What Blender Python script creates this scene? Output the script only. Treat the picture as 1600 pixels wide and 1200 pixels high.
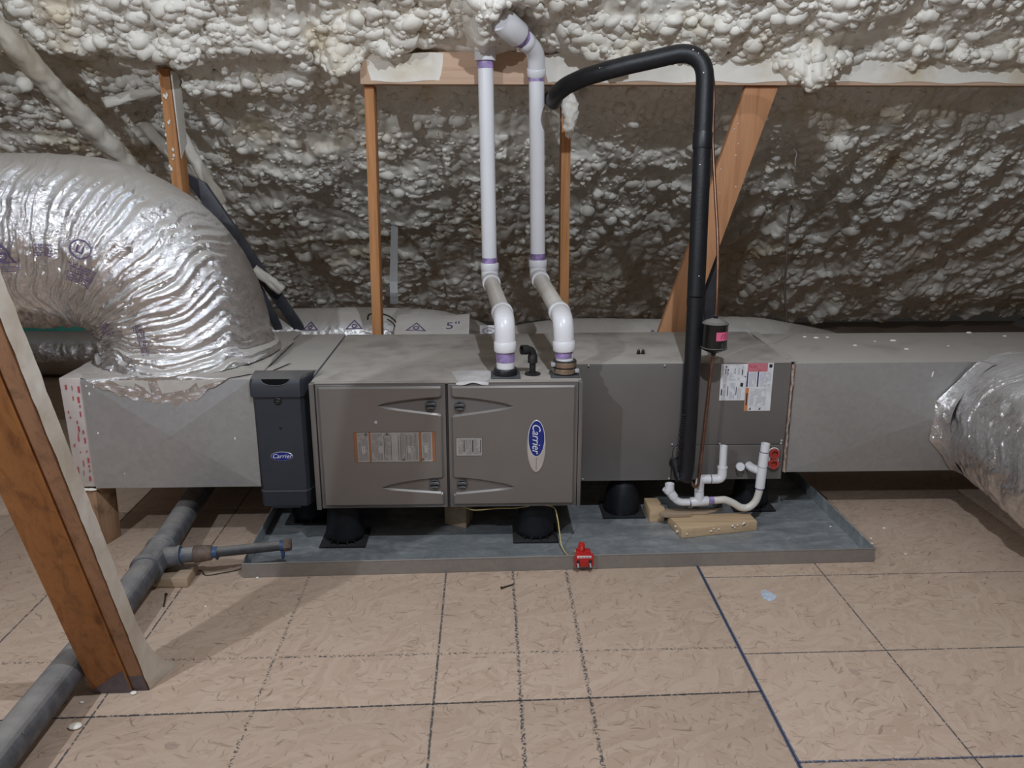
import bpy, bmesh, math, random
import numpy as np
from mathutils import Vector, Matrix

random.seed(7)
S = bpy.context.scene
COL = S.collection
for o in list(bpy.data.objects):
    bpy.data.objects.remove(o)

# ------------------------------------------------------------------ camera, world, lamps, exposure
cd = bpy.data.cameras.new('camera')
cam = bpy.data.objects.new('camera', cd)
COL.objects.link(cam)
cd.sensor_width = 36.0
cd.lens = 36.0 * 1290.0 / 1600.0
cd.clip_start = 0.05
cam.location = (0, 0, 1.32)
cam.rotation_euler = (math.radians(90 - 15.6), 0, math.radians(-1.7))
S.camera = cam

W = bpy.data.worlds.new('world')
S.world = W
W.use_nodes = True
W.node_tree.nodes['Background'].inputs[0].default_value = (0.5, 0.48, 0.45, 1)
W.node_tree.nodes['Background'].inputs[1].default_value = 0.02

def lamp(name, loc, power, radius, col):
    l = bpy.data.lights.new(name, 'POINT')
    l.energy = power
    l.shadow_soft_size = radius
    l.color = col
    o = bpy.data.objects.new(name, l)
    COL.objects.link(o)
    o.location = loc
    return o

lamp('attic_lamp', (-1.62, 0.0, 2.40), 86, 0.022, (0.83, 0.905, 1.0))
lamp('attic_lamp', (0.42, 1.05, 2.50), 80, 0.022, (0.83, 0.905, 1.0))

S.view_settings.view_transform = 'Standard'
S.view_settings.look = 'None'
S.view_settings.gamma = 1
S.view_settings.use_curve_mapping = False
S.view_settings.exposure = 0.62

# ------------------------------------------------------------------ node helpers / materials
class NT:
    def __init__(self, name):
        self.m = bpy.data.materials.new(name)
        self.m.use_nodes = True
        self.t = self.m.node_tree
        self.n = self.t.nodes
        self.b = self.n['Principled BSDF']
        self.tc = self.n.new('ShaderNodeTexCoord')
        self.geo = self.n.new('ShaderNodeNewGeometry')
        self.pos = self.geo.outputs['Position']
    def L(self, a, b):
        self.t.links.new(a, b)
    def put(self, sock, v):
        if isinstance(v, bpy.types.NodeSocket):
            self.L(v, sock)
        else:
            sock.default_value = v
    def math(self, op, a, b=0.0, c=None, clamp=False):
        n = self.n.new('ShaderNodeMath')
        n.operation = op
        n.use_clamp = clamp
        self.put(n.inputs[0], a)
        self.put(n.inputs[1], b)
        if c is not None:
            self.put(n.inputs[2], c)
        return n.outputs[0]
    def mapping(self, vec, scale=(1, 1, 1), rot=(0, 0, 0), loc=(0, 0, 0)):
        n = self.n.new('ShaderNodeMapping')
        self.L(vec, n.inputs[0])
        n.inputs['Location'].default_value = loc
        n.inputs['Rotation'].default_value = rot
        n.inputs['Scale'].default_value = scale
        return n.outputs[0]
    def noise(self, vec, scale, detail=3, rough=0.55, dist=0.0):
        n = self.n.new('ShaderNodeTexNoise')
        self.L(vec, n.inputs['Vector'])
        n.inputs['Scale'].default_value = scale
        n.inputs['Detail'].default_value = detail
        n.inputs['Roughness'].default_value = rough
        n.inputs['Distortion'].default_value = dist
        return n.outputs['Fac']
    def vor(self, vec, scale, feature='F1', out='Color', rnd=1.0):
        n = self.n.new('ShaderNodeTexVoronoi')
        n.feature = feature
        self.L(vec, n.inputs['Vector'])
        n.inputs['Scale'].default_value = scale
        n.inputs['Randomness'].default_value = rnd
        return n.outputs[out]
    def ramp(self, fac, stops, interp='LINEAR'):
        n = self.n.new('ShaderNodeValToRGB')
        n.color_ramp.interpolation = interp
        e = n.color_ramp.elements
        while len(e) < len(stops):
            e.new(0.5)
        for i, (p, c) in enumerate(stops):
            e[i].position = p
            e[i].color = (*c, 1) if len(c) == 3 else c
        self.L(fac, n.inputs[0])
        return n.outputs[0]
    def mix(self, fac, a, b, blend='MIX'):
        n = self.n.new('ShaderNodeMix')
        n.data_type = 'RGBA'
        n.blend_type = blend
        self.put(n.inputs[0], fac)
        for s, v in ((n.inputs[6], a), (n.inputs[7], b)):
            if isinstance(v, tuple):
                v = (*v, 1) if len(v) == 3 else v
            self.put(s, v)
        return n.outputs[2]
    def sep(self, vec):
        n = self.n.new('ShaderNodeSeparateXYZ')
        self.L(vec, n.inputs[0])
        return n.outputs
    def smooth(self, v, lo, hi, a=0.0, b=1.0):
        n = self.n.new('ShaderNodeMapRange')
        n.interpolation_type = 'SMOOTHSTEP'
        self.put(n.inputs[0], v)
        n.inputs[1].default_value = lo
        n.inputs[2].default_value = hi
        n.inputs[3].default_value = a
        n.inputs[4].default_value = b
        return n.outputs[0]
    def bump(self, h, strength=0.3, dist=0.01):
        n = self.n.new('ShaderNodeBump')
        n.inputs['Strength'].default_value = strength
        n.inputs['Distance'].default_value = dist
        self.L(h, n.inputs['Height'])
        self.L(n.outputs[0], self.b.inputs['Normal'])
    def out(self, col=None, rough=None, metal=None, spec=None):
        for k, v in (('Base Color', col), ('Roughness', rough), ('Metallic', metal), ('Specular IOR Level', spec)):
            if v is None:
                continue
            if isinstance(v, tuple) and len(v) == 3:
                v = (*v, 1)
            self.put(self.b.inputs[k], v)
        return self.m

DUST = (0.42, 0.385, 0.345)

def simple(name, col, rough=0.5, metal=0.0, var=0.12, ns=20, bump=0.0, bs=80, dust=0.0, spec=0.5, speck=0.0):
    t = NT(name)
    nz = t.noise(t.pos, ns, 4)
    c2 = tuple(max(0, x * (1 - var)) for x in col)
    c1 = tuple(min(1, x * (1 + var)) for x in col)
    c = t.ramp(nz, [(0.3, c2), (0.7, c1)])
    r, m = rough, metal
    if dust > 0:
        up = t.sep(t.geo.outputs['True Normal'])[2]
        f = t.smooth(up, 0.45, 0.95)
        dn = t.noise(t.pos, 9, 5, 0.6)
        f = t.math('MULTIPLY', f, t.smooth(dn, 0.25, 0.6, dust * 0.55, dust))
        c = t.mix(f, c, DUST)
        r = t.math('MULTIPLY_ADD', f, 0.95 - rough, rough)
        m = t.math('MULTIPLY_ADD', f, -metal, metal)
    if speck > 0:
        v = t.vor(t.pos, 55, 'F1', 'Distance')
        f = t.math('LESS_THAN', v, speck)
        c = t.mix(f, c, (0.6, 0.58, 0.52))
    if bump > 0:
        t.bump(t.noise(t.pos, bs, 4), bump, 0.004)
    return t.out(c, r, m, spec)

def wood(name, c1, c2, axis='Z', scale=1.0, rough=0.65, foam_top=None, dark=0.0):
    t = NT(name)
    sc = {'X': (1.2, 22, 22), 'Y': (22, 1.2, 22), 'Z': (22, 22, 1.2)}[axis]
    v = t.mapping(t.tc.outputs['Object'], tuple(s * scale for s in sc))
    g = t.noise(v, 1.6, 6, 0.62, 0.9)
    col = t.ramp(g, [(0.28, c2), (0.5, c1), (0.75, tuple(min(1, x * 1.13) for x in c1))])
    fine = t.noise(t.mapping(t.tc.outputs['Object'], tuple(s * 6 for s in sc)), 1.5, 3)
    col = t.mix(t.smooth(fine, 0.62, 0.75, 0, 0.45), col, tuple(x * 0.55 for x in c2))
    kn = t.vor(t.mapping(t.tc.outputs['Object'], {'X': (1.5, 8, 8), 'Y': (8, 1.5, 8), 'Z': (8, 8, 1.5)}[axis]), 1.0, 'F1', 'Distance')
    col = t.mix(t.smooth(kn, 0.03, 0.13, 0.75, 0.0), col, tuple(x * 0.4 for x in c2))
    if dark > 0:
        big = t.noise(t.pos, 14, 5, 0.65)
        col = t.mix(t.smooth(big, 0.5, 0.7, 0, dark), col, (0.05, 0.035, 0.025))
    t.bump(fine, 0.25, 0.003)
    return t.out(col, rough, 0.0, 0.3)

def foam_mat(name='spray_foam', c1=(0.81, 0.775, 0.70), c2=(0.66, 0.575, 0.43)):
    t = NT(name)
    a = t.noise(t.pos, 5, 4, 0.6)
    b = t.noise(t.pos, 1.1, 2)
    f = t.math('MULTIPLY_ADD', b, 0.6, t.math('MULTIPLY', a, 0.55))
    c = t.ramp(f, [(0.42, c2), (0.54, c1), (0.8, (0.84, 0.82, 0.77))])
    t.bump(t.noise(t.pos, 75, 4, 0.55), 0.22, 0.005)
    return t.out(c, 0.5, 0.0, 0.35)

def osb_mat(name, lines):
    """lines: (axis, position, slope, half width, dashed 0..1, colour)"""
    t = NT(name)
    p = t.sep(t.pos)
    cols = []
    rng = [(0.1, 9, 75), (0.95, 10, 64), (1.9, 9, 80), (2.6, 11, 62)]
    h = None
    c = None
    wob = t.n.new('ShaderNodeVectorMath'); wob.operation = 'MULTIPLY_ADD'
    nzv = t.n.new('ShaderNodeTexNoise'); nzv.inputs['Scale'].default_value = 9; nzv.inputs['Detail'].default_value = 3
    t.L(t.pos, nzv.inputs['Vector'])
    t.L(nzv.outputs['Color'], wob.inputs[0]); wob.inputs[1].default_value = (0.06, 0.06, 0.0); t.L(t.pos, wob.inputs[2])
    base_vec = wob.outputs[0]
    for i, (a, s1, s2) in enumerate(rng):
        flat = t.mapping(base_vec, (1, 1, 0))
        r = t.mapping(t.mapping(flat, (1, 1, 1), (0, 0, a)), (s1, s2, 1), (0, 0, 0), (i * 3.7, i * 1.3, 0))
        vc = t.sep(t.vor(r, 1.0))
        grain = t.noise(t.mapping(r, (0.6, 4, 1)), 2.0, 3)
        val = t.math('MULTIPLY_ADD', grain, 0.55, t.math('MULTIPLY', vc[0], 0.5))
        col = t.ramp(val, [(0.12, (0.40, 0.285, 0.205)), (0.4, (0.455, 0.332, 0.25)), (0.65, (0.495, 0.368, 0.283)), (0.95, (0.55, 0.425, 0.335))])
        if c is None:
            c, h = col, val
        else:
            sel = t.sep(t.vor(t.mapping(t.mapping(flat, (1, 1, 1), (0, 0, a + 0.4)), (s1 * 0.9, s2 * 0.35, 1), (0, 0, 0), (i * 9.1, i * 2.2, 0)), 1.0))
            k = t.math('GREATER_THAN', sel[1], 0.62 - 0.05 * i)
            c = t.mix(k, c, col)
            h = t.math('ADD', t.math('MULTIPLY', h, t.math('SUBTRACT', 1.0, k)), t.math('MULTIPLY', val, k))
    # dark splinter gaps
    for a, th in ((0.15, 0.675), (0.9, 0.69), (1.7, 0.685), (2.5, 0.69)):
        fl = t.noise(t.mapping(t.mapping(base_vec, (1, 1, 0), (0, 0, a)), (15, 120, 1)), 1.0, 3, 0.5)
        c = t.mix(t.smooth(fl, th - 0.03, th, 0, 0.6), c, (0.12, 0.075, 0.05))
    # dusty worn patches
    wear = t.noise(t.pos, 2.3, 4, 0.6)
    c = t.mix(t.smooth(wear, 0.38, 0.70, 0.10, 0.50), c, (0.50, 0.385, 0.295))
    st = t.noise(t.mapping(t.pos, (1, 1, 1), (0, 0, 0), (5, 3, 1)), 13, 4, 0.5)
    c = t.mix(t.smooth(st, 0.69, 0.74, 0, 0.4), c, (0.22, 0.15, 0.13))
    jit = t.noise(t.pos, 120, 3)
    jit2 = t.noise(t.pos, 130, 3, 0.6)
    for ax, pos, slope, hw, dash, lc in lines:
        u, v = (p[0], p[1]) if ax == 'X' else (p[1], p[0])
        d = t.math('ABSOLUTE', t.math('SUBTRACT', t.math('SUBTRACT', u, pos), t.math('MULTIPLY', v, slope)))
        d = t.math('ADD', d, t.math('MULTIPLY', t.math('SUBTRACT', jit, 0.5), hw * (4.5 if dash > 0.3 else 1.6)))
        m = t.smooth(d, hw * 0.55, hw * 1.25, 0.9, 0.0)
        if dash > 0:
            m = t.math('MULTIPLY', m, t.smooth(jit2, 0.36 + 0.16 * dash, 0.42 + 0.16 * dash))
        c = t.mix(m, c, lc)
    t.bump(h, 0.16, 0.004)
    return t.out(c, 0.72, 0.0, 0.3)

def foil_mat(name='foil_jacket', dust=1.0):
    t = NT(name)
    up = t.sep(t.geo.outputs['Normal'])[2]
    f = t.smooth(up, 0.46, 0.84)
    dn = t.noise(t.pos, 6, 5, 0.65)
    f = t.math('MULTIPLY', f, t.smooth(dn, 0.22, 0.5, dust * 0.72, dust))
    thin = t.math('MULTIPLY', t.noise(t.pos, 3, 3), 0.10 * dust)
    f = t.math('MAXIMUM', f, thin)
    mot = t.noise(t.pos, 14, 4)
    foil = t.ramp(mot, [(0.3, (0.74, 0.74, 0.75)), (0.7, (0.90, 0.90, 0.92))])
    c = t.mix(f, foil, DUST)
    r = t.math('MULTIPLY_ADD', f, 0.74, 0.10)
    m = t.math('MULTIPLY_ADD', f, -1.0, 1.0)
    b1 = t.noise(t.mapping(t.pos, (1, 1, 1)), 42, 5, 0.6, 1.6)
    b1 = t.math('ABSOLUTE', t.math('SUBTRACT', b1, 0.5))
    t.bump(b1, 0.45, 0.016)
    return t.out(c, r, m)

def galv_mat(name, col=(0.50, 0.51, 0.53), dust=0.9, rough=0.42, metal=0.85, film=0.3):
    t = NT(name)
    up = t.sep(t.geo.outputs['True Normal'])[2]
    f = t.smooth(up, 0.5, 0.95)
    dn = t.noise(t.pos, 5, 6, 0.65, 0.5)
    f = t.math('MULTIPLY', f, t.smooth(dn, 0.3, 0.5, dust * 0.6, dust))
    f = t.math('MAXIMUM', f, t.smooth(t.noise(t.pos, 2.2, 4), 0.3, 0.7, film * 0.5, film))
    sp = t.sep(t.vor(t.pos, 60))[0]
    c = t.mix(t.math('MULTIPLY', sp, 0.35), col, tuple(x * 0.7 for x in col))
    c = t.mix(f, c, DUST)
    return t.out(c, t.math('MULTIPLY_ADD', f, 0.45, rough), t.math('MULTIPLY_ADD', f, -metal, metal))

def pan_mat():
    t = NT('galvanized_pan')
    a = t.noise(t.mapping(t.pos, (1, 3, 1), (0, 0, 0.6)), 5, 6, 0.6, 1.0)
    sm = t.noise(t.pos, 16, 4, 0.6, 1.5)
    c = t.ramp(t.math('MULTIPLY_ADD', sm, 0.4, t.math('MULTIPLY', a, 0.6)), [(0.33, (0.24, 0.26, 0.275)), (0.50, (0.33, 0.355, 0.37)), (0.66, (0.52, 0.54, 0.56))])
    return t.out(c, 0.45, 0.45)

def print_mat(name, paper, ink, axis='X', density=300, amount=0.55):
    """label paper with rows of fine unreadable print"""
    t = NT(name)
    p = t.sep(t.pos)
    k = {'X': 0, 'Z': 2}[axis]
    rows = t.math('FRACT', t.math('MULTIPLY', p[k], density))
    row = t.math('LESS_THAN', rows, 0.5)
    gl = t.noise(t.mapping(t.pos, (700, 700, 700)), 1.0, 2)
    gap = t.noise(t.pos, 45, 2)
    m = t.math('MULTIPLY', row, t.smooth(gl, 0.35, 0.5, 0.2, 1))
    m = t.math('MULTIPLY', m, t.smooth(gap, 0.38, 0.46))
    return t.out(t.mix(t.math('MULTIPLY', m, amount), paper, ink), 0.45)

M = {}
M['foam'] = foam_mat()
M['foam_dark'] = foam_mat('spray_foam_darker', (0.62, 0.575, 0.50), (0.50, 0.44, 0.35))  # the same foam in a darker, browner tone
M['wood_post'] = wood('fir_post', (0.50, 0.235, 0.095), (0.34, 0.145, 0.055), 'Z')
M['wood_brace'] = wood('fir_brace', (0.50, 0.25, 0.125), (0.38, 0.175, 0.085), 'Z')
M['wood_beam'] = wood('purlin_wood', (0.58, 0.40, 0.28), (0.45, 0.29, 0.2), 'X')
M['wood_front'] = wood('front_brace_orange', (0.37, 0.16, 0.055), (0.22, 0.085, 0.03), 'Z', 1.0, 0.6, None, 0.3)
M['wood_front2'] = wood('front_brace_brown', (0.37, 0.205, 0.12), (0.25, 0.13, 0.075), 'Z', 1.0, 0.75, None, 0.4)
M['wood_block'] = wood('block_wood', (0.36, 0.22, 0.13), (0.24, 0.14, 0.085), 'Z', 1.0, 0.7, None, 0.5)
M['wood_pale'] = wood('pale_block', (0.56, 0.40, 0.245), (0.44, 0.29, 0.17), 'X')
M['wood_dull'] = wood('dull_block', (0.40, 0.30, 0.21), (0.29, 0.21, 0.145), 'X')
M['foil'] = foil_mat()
M['foil_r'] = foil_mat('foil_jacket_clear', 0.55)
M['foil_dim'] = foil_mat('foil_jacket_dusty', 1.0)
M['galv'] = galv_mat('galvanized_duct', (0.50, 0.51, 0.53), 0.9, 0.40, 0.85, 0.18)
M['galv_r'] = galv_mat('galvanized_supply', (0.40, 0.39, 0.385), 0.95, 0.45, 0.75, 0.35)
M['strap'] = galv_mat('strap_steel', (0.62, 0.65, 0.68), 0.3, 0.38, 0.55, 0.1)
M['cab'] = simple('taupe_cabinet_paint', (0.185, 0.168, 0.158), 0.42, 0.35, 0.05, 6, 0, 80, 0.95)
M['door'] = simple('taupe_door_paint', (0.205, 0.190, 0.182), 0.28, 0.4, 0.05, 5, 0.02, 400, 0.25)
M['coil'] = simple('coil_cabinet_paint', (0.178, 0.163, 0.154), 0.45, 0.3, 0.06, 5, 0, 80, 0.95)
M['slate'] = simple('slate_plastic', (0.030, 0.034, 0.044), 0.5, 0, 0.08, 15, 0.05, 500, 0.3)
M['slate_dark'] = simple('slate_dark', (0.014, 0.015, 0.018), 0.5, 0, 0.08, 15)
M['black'] = simple('black_plastic', (0.008, 0.008, 0.010), 0.45, 0, 0.2, 40, 0, 80, 0.12)
M['rubber'] = simple('black_rubber', (0.008, 0.009, 0.012), 0.6, 0, 0.25, 30, 0.15, 60, 0.06, 0.3, 0.03)
M['insul'] = simple('foam_rubber_insulation', (0.009, 0.0095, 0.012), 0.5, 0, 0.2, 30, 0.2, 120, 0.08, 0.4)
M['pvc'] = simple('white_pvc', (0.79, 0.79, 0.82), 0.28, 0, 0.03, 8, 0, 80, 0.5)
M['pvc_old'] = simple('offwhite_pvc', (0.70, 0.66, 0.60), 0.38, 0, 0.06, 20)
M['primer'] = simple('purple_primer', (0.31, 0.225, 0.44), 0.4, 0, 0.55, 32)
M['steel'] = simple('clamp_steel', (0.50, 0.40, 0.32), 0.3, 0.95, 0.2, 60)
M['iron'] = simple('dark_iron', (0.028, 0.026, 0.026), 0.5, 0.4, 0.2, 60, 0.2, 200)
M['abs'] = simple('dusty_iron_pipe', (0.105, 0.108, 0.118), 0.6, 0.2, 0.35, 30, 0.2, 150, 0.5, 0.4, 0.05)
M['abs2'] = simple('dark_iron_pipe', (0.045, 0.045, 0.05), 0.55, 0.2, 0.3, 30, 0.2, 150, 0.4)
M['bronze'] = simple('bronze_fitting', (0.14, 0.10, 0.08), 0.6, 0.3, 0.3, 50, 0.2, 150)
M['bluetape'] = simple('blue_sealant', (0.035, 0.075, 0.17), 0.5, 0, 0.3, 60)
M['copper'] = simple('tarnished_copper', (0.20, 0.105, 0.07), 0.42, 0.75, 0.35, 30)
M['drier'] = simple('black_drier_enamel', (0.010, 0.010, 0.011), 0.25, 0, 0.1, 40, 0, 80, 0.55)
M['pink'] = simple('pink_label', (0.75, 0.14, 0.27), 0.5)
M['red'] = simple('red_plastic', (0.50, 0.02, 0.02), 0.35)
M['redcap'] = simple('red_cap', (0.45, 0.06, 0.045), 0.5, 0, 0.2)
M['amber'] = simple('amber_lens', (0.75, 0.14, 0.03), 0.25)
M['white'] = simple('white_paper', (0.72, 0.72, 0.74), 0.5)
M['silver'] = simple('brushed_silver', (0.62, 0.60, 0.58), 0.35, 0.6, 0.06)
M['blue'] = simple('badge_blue', (0.008, 0.022, 0.20), 0.3)
M['ink'] = simple('black_ink', (0.015, 0.015, 0.018), 0.5)
M['navy'] = simple('navy_ink', (0.02, 0.03, 0.16), 0.5)
M['orange'] = simple('orange_ink', (0.62, 0.21, 0.055), 0.5)
M['brown_or'] = simple('brown_orange_ink', (0.30, 0.125, 0.055), 0.5)
M['redink'] = simple('red_ink', (0.42, 0.06, 0.085), 0.5)
M['stamp'] = simple('purple_stamp_ink', (0.11, 0.075, 0.16), 0.5)
M['lab_w'] = print_mat('white_label_print', (0.72, 0.73, 0.77), (0.16, 0.17, 0.2), 'X', 230, 0.7)
M['lab_t'] = print_mat('taupe_label_print', (0.33, 0.31, 0.30), (0.08, 0.075, 0.075), 'X', 230, 0.75)
M['lab_g'] = simple('taupe_label', (0.36, 0.34, 0.32), 0.45)
M['lab_red'] = print_mat('red_label_print', (0.50, 0.10, 0.14), (0.66, 0.42, 0.44), 'X', 260, 0.6)
M['lab_p'] = simple('pale_taupe_label', (0.46, 0.44, 0.42), 0.45)
M['grip'] = simple('grip_shade_black', (0.006, 0.006, 0.007), 0.9, 0, 0.1, 20, 0, 80, 0, 0.1)  # black stands in for the shade inside the grip scoop
M['knob'] = simple('knob_grey', (0.09, 0.095, 0.10), 0.4, 0.2)
M['seam'] = simple('dark_seam', (0.02, 0.018, 0.016), 0.7)
M['tape'] = simple('dusty_foil_tape', (0.56, 0.53, 0.49), 0.5, 0.25, 0.1, 30, 0.2, 60)
M['endcap'] = simple('foil_faced_board', (0.55, 0.49, 0.46), 0.5, 0.2, 0.08, 20, 0.15, 60)
M['yellow'] = simple('yellow_wire', (0.62, 0.50, 0.20), 0.5)
M['cable'] = simple('dusty_brown_cable', (0.16, 0.12, 0.095), 0.7)
M['bluepaper'] = simple('pale_blue_scrap', (0.50, 0.56, 0.66), 0.5, 0, 0.2, 80)
M['teal'] = simple('teal_sheeting', (0.10, 0.48, 0.38), 0.5)
M['teal_d'] = simple('teal_print', (0.03, 0.10, 0.10), 0.5)
M['grey_strip'] = simple('grey_black_strip', (0.055, 0.058, 0.07), 0.5, 0, 0.3, 20, 0, 80, 0.4)
M['card'] = simple('dusty_sheet', (0.45, 0.42, 0.39), 0.8, 0, 0.08, 12)
M['smear'] = simple('caulk_smear', (0.55, 0.53, 0.52), 0.6)
M['nail'] = simple('nail_steel', (0.07, 0.055, 0.045), 0.5, 0.6)
M['rustseam'] = simple('copper_foil_edge', (0.50, 0.36, 0.29), 0.45, 0.3, 0.5, 70, 0.6, 120)
M['pan'] = pan_mat()

# ------------------------------------------------------------------ object helpers
WLOC = {}
def wloc(o):
    return WLOC.get(o.name, Vector((0, 0, 0)))

def tag(o, label, cat, group=None, kind=None):
    if label: o['label'] = label
    if cat: o['category'] = cat
    if group: o['group'] = group
    if kind: o['kind'] = kind
    return o

def thing(name, loc, label, cat, group=None):
    o = bpy.data.objects.new(name, None)
    COL.objects.link(o)
    o.empty_display_size = 0.05
    o.location = loc
    WLOC[o.name] = Vector(loc)
    return tag(o, label, cat, group)

def finish(me, mat, smooth):
    mats = mat if isinstance(mat, (list, tuple)) else [mat]
    for m in mats:
        me.materials.append(M[m] if isinstance(m, str) else m)
    if smooth is not None:
        me.polygons.foreach_set('use_smooth', [True] * len(me.polygons))
        if smooth < 180:
            me.set_sharp_from_angle(angle=math.radians(smooth))

def link_mesh(name, me, parent=None, origin=None):
    o = bpy.data.objects.new(name, me)
    COL.objects.link(o)
    if parent is not None:
        base = wloc(parent)
        me.transform(Matrix.Translation(-base))
        o.parent = parent
        WLOC[o.name] = base
    else:
        n = len(me.vertices)
        co = np.empty(n * 3); me.vertices.foreach_get('co', co); co = co.reshape(-1, 3)
        if origin is None:
            mn, mx = co.min(0), co.max(0)
            origin = ((mn[0] + mx[0]) / 2, (mn[1] + mx[1]) / 2, mn[2])
        me.transform(Matrix.Translation(-Vector(origin)))
        o.location = origin
        WLOC[o.name] = Vector(origin)
    return o

def obj(name, bm, mat, parent=None, smooth=35, origin=None):
    me = bpy.data.meshes.new(name)
    bmesh.ops.recalc_face_normals(bm, faces=bm.faces)
    bm.to_mesh(me)
    bm.free()
    finish(me, mat, smooth)
    return link_mesh(name, me, parent, origin)

def NB():
    return bmesh.new()

def box(bm, x0, x1, y0, y1, z0, z1, bev=0.0, mi=0, seg=2):
    t = bmesh.new()
    vs = [t.verts.new((x, y, z)) for z in (z0, z1) for y in (y0, y1) for x in (x0, x1)]
    for f in ((0, 2, 3, 1), (4, 5, 7, 6), (0, 1, 5, 4), (2, 6, 7, 3), (0, 4, 6, 2), (1, 3, 7, 5)):
        t.faces.new([vs[i] for i in f])
    if bev > 0:
        bmesh.ops.bevel(t, geom=list(t.edges), offset=bev, segments=seg, profile=0.5, affect='EDGES')
    merge(bm, t, mi)
    return bm

def merge(bm, t, mi=0, mat=None):
    if mat is not None:
        bmesh.ops.transform(t, matrix=mat, verts=t.verts)
    mp = {}
    for v in t.verts:
        mp[v] = bm.verts.new(v.co)
    for f in t.faces:
        try:
            g = bm.faces.new([mp[v] for v in f.verts])
            g.material_index = mi
        except ValueError:
            pass
    t.free()

def hexa(bm, bottom, top, bev=0.0, mi=0):
    """eight-corner solid, bottom and top each four points in the same order"""
    t = bmesh.new()
    b = [t.verts.new(p) for p in bottom]
    u = [t.verts.new(p) for p in top]
    t.faces.new(b[::-1]); t.faces.new(u)
    for i in range(4):
        j = (i + 1) % 4
        t.faces.new([b[i], b[j], u[j], u[i]])
    if bev > 0:
        bmesh.ops.bevel(t, geom=list(t.edges), offset=bev, segments=2, profile=0.5, affect='EDGES')
    merge(bm, t, mi)

def fillet(pts, rad, n=8):
    pts = [Vector(p) for p in pts]
    out = [pts[0]]
    for i in range(1, len(pts) - 1):
        p0, p1, p2 = pts[i - 1], pts[i], pts[i + 1]
        a, b = (p0 - p1), (p2 - p1)
        r = rad[i] if isinstance(rad, dict) else rad
        d = min(r, a.length * 0.49, b.length * 0.49)
        s, e = p1 + a.normalized() * d, p1 + b.normalized() * d
        for k in range(n + 1):
            u = k / n
            out.append(s * (1 - u) ** 2 + p1 * 2 * u * (1 - u) + e * u * u)
    out.append(pts[-1])
    return out

def catmull(pts, n=8):
    P = [Vector(p) for p in pts]
    P = [P[0] * 2 - P[1]] + P + [P[-1] * 2 - P[-2]]
    out = []
    for i in range(1, len(P) - 2):
        p0, p1, p2, p3 = P[i - 1:i + 3]
        for k in range(n):
            t = k / n
            out.append(0.5 * ((2 * p1) + (p2 - p0) * t + (2 * p0 - 5 * p1 + 4 * p2 - p3) * t * t + (3 * p1 - p0 - 3 * p2 + p3) * t ** 3))
    out.append(P[-2])
    return out

def frames(path):
    path = [Vector(p) for p in path]
    T = []
    for i in range(len(path)):
        a = path[max(0, i - 1)]; b = path[min(len(path) - 1, i + 1)]
        T.append((b - a).normalized())
    ref = Vector((0, 0, 1)) if abs(T[0].z) < 0.9 else Vector((0, 1, 0))
    N = [(ref - T[0] * ref.dot(T[0])).normalized()]
    for i in range(1, len(path)):
        v = N[-1] - T[i] * N[-1].dot(T[i])
        N.append(v.normalized())
    return path, T, N

def tube(bm, path, r, seg=16, cap=True, mi=0, rfun=None, hollow=0.0):
    path, T, N = frames(path)
    rings = []
    for i, p in enumerate(path):
        B = T[i].cross(N[i])
        rr = r[i] if isinstance(r, (list, tuple)) else r
        ring = []
        for k in range(seg):
            a = 2 * math.pi * k / seg
            q = rr * (rfun(i, a) if rfun else 1.0)
            ring.append(bm.verts.new(p + N[i] * math.cos(a) * q + B * math.sin(a) * q))
        rings.append(ring)
    for i in range(len(rings) - 1):
        for k in range(seg):
            f = bm.faces.new([rings[i][k], rings[i][(k + 1) % seg], rings[i + 1][(k + 1) % seg], rings[i + 1][k]])
            f.material_index = mi
    if cap:
        for ring, i, sgn in ((rings[0], 0, -1), (rings[-1], len(path) - 1, 1)):
            if hollow > 0:
                B = T[i].cross(N[i])
                rr = (r[i] if isinstance(r, (list, tuple)) else r) * hollow
                inner = [bm.verts.new(path[i] + N[i] * math.cos(2 * math.pi * k / seg) * rr + B * math.sin(2 * math.pi * k / seg) * rr) for k in range(seg)]
                deep = [bm.verts.new(v.co - T[i] * sgn * rr * 1.2) for v in inner]
                for k in range(seg):
                    j = (k + 1) % seg
                    bm.faces.new([ring[k], ring[j], inner[j], inner[k]]).material_index = mi
                    bm.faces.new([inner[k], inner[j], deep[j], deep[k]]).material_index = mi
                bm.faces.new(deep).material_index = mi
            else:
                bm.faces.new(ring).material_index = mi
    return bm

def lathe(bm, prof, center, axis=(0, 0, 1), seg=24, mi=0):
    """prof: (radius, height) along the axis"""
    ax = Vector(axis).normalized()
    ref = Vector((1, 0, 0)) if abs(ax.x) < 0.9 else Vector((0, 1, 0))
    N = (ref - ax * ref.dot(ax)).normalized(); B = ax.cross(N)
    c = Vector(center)
    rings = []
    for r, h in prof:
        rings.append([bm.verts.new(c + ax * h + (N * math.cos(2 * math.pi * k / seg) + B * math.sin(2 * math.pi * k / seg)) * max(r, 1e-4)) for k in range(seg)])
    for i in range(len(rings) - 1):
        for k in range(seg):
            j = (k + 1) % seg
            bm.faces.new([rings[i][k], rings[i][j], rings[i + 1][j], rings[i + 1][k]]).material_index = mi
    bm.faces.new(rings[0]).material_index = mi
    bm.faces.new(rings[-1]).material_index = mi

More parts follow.
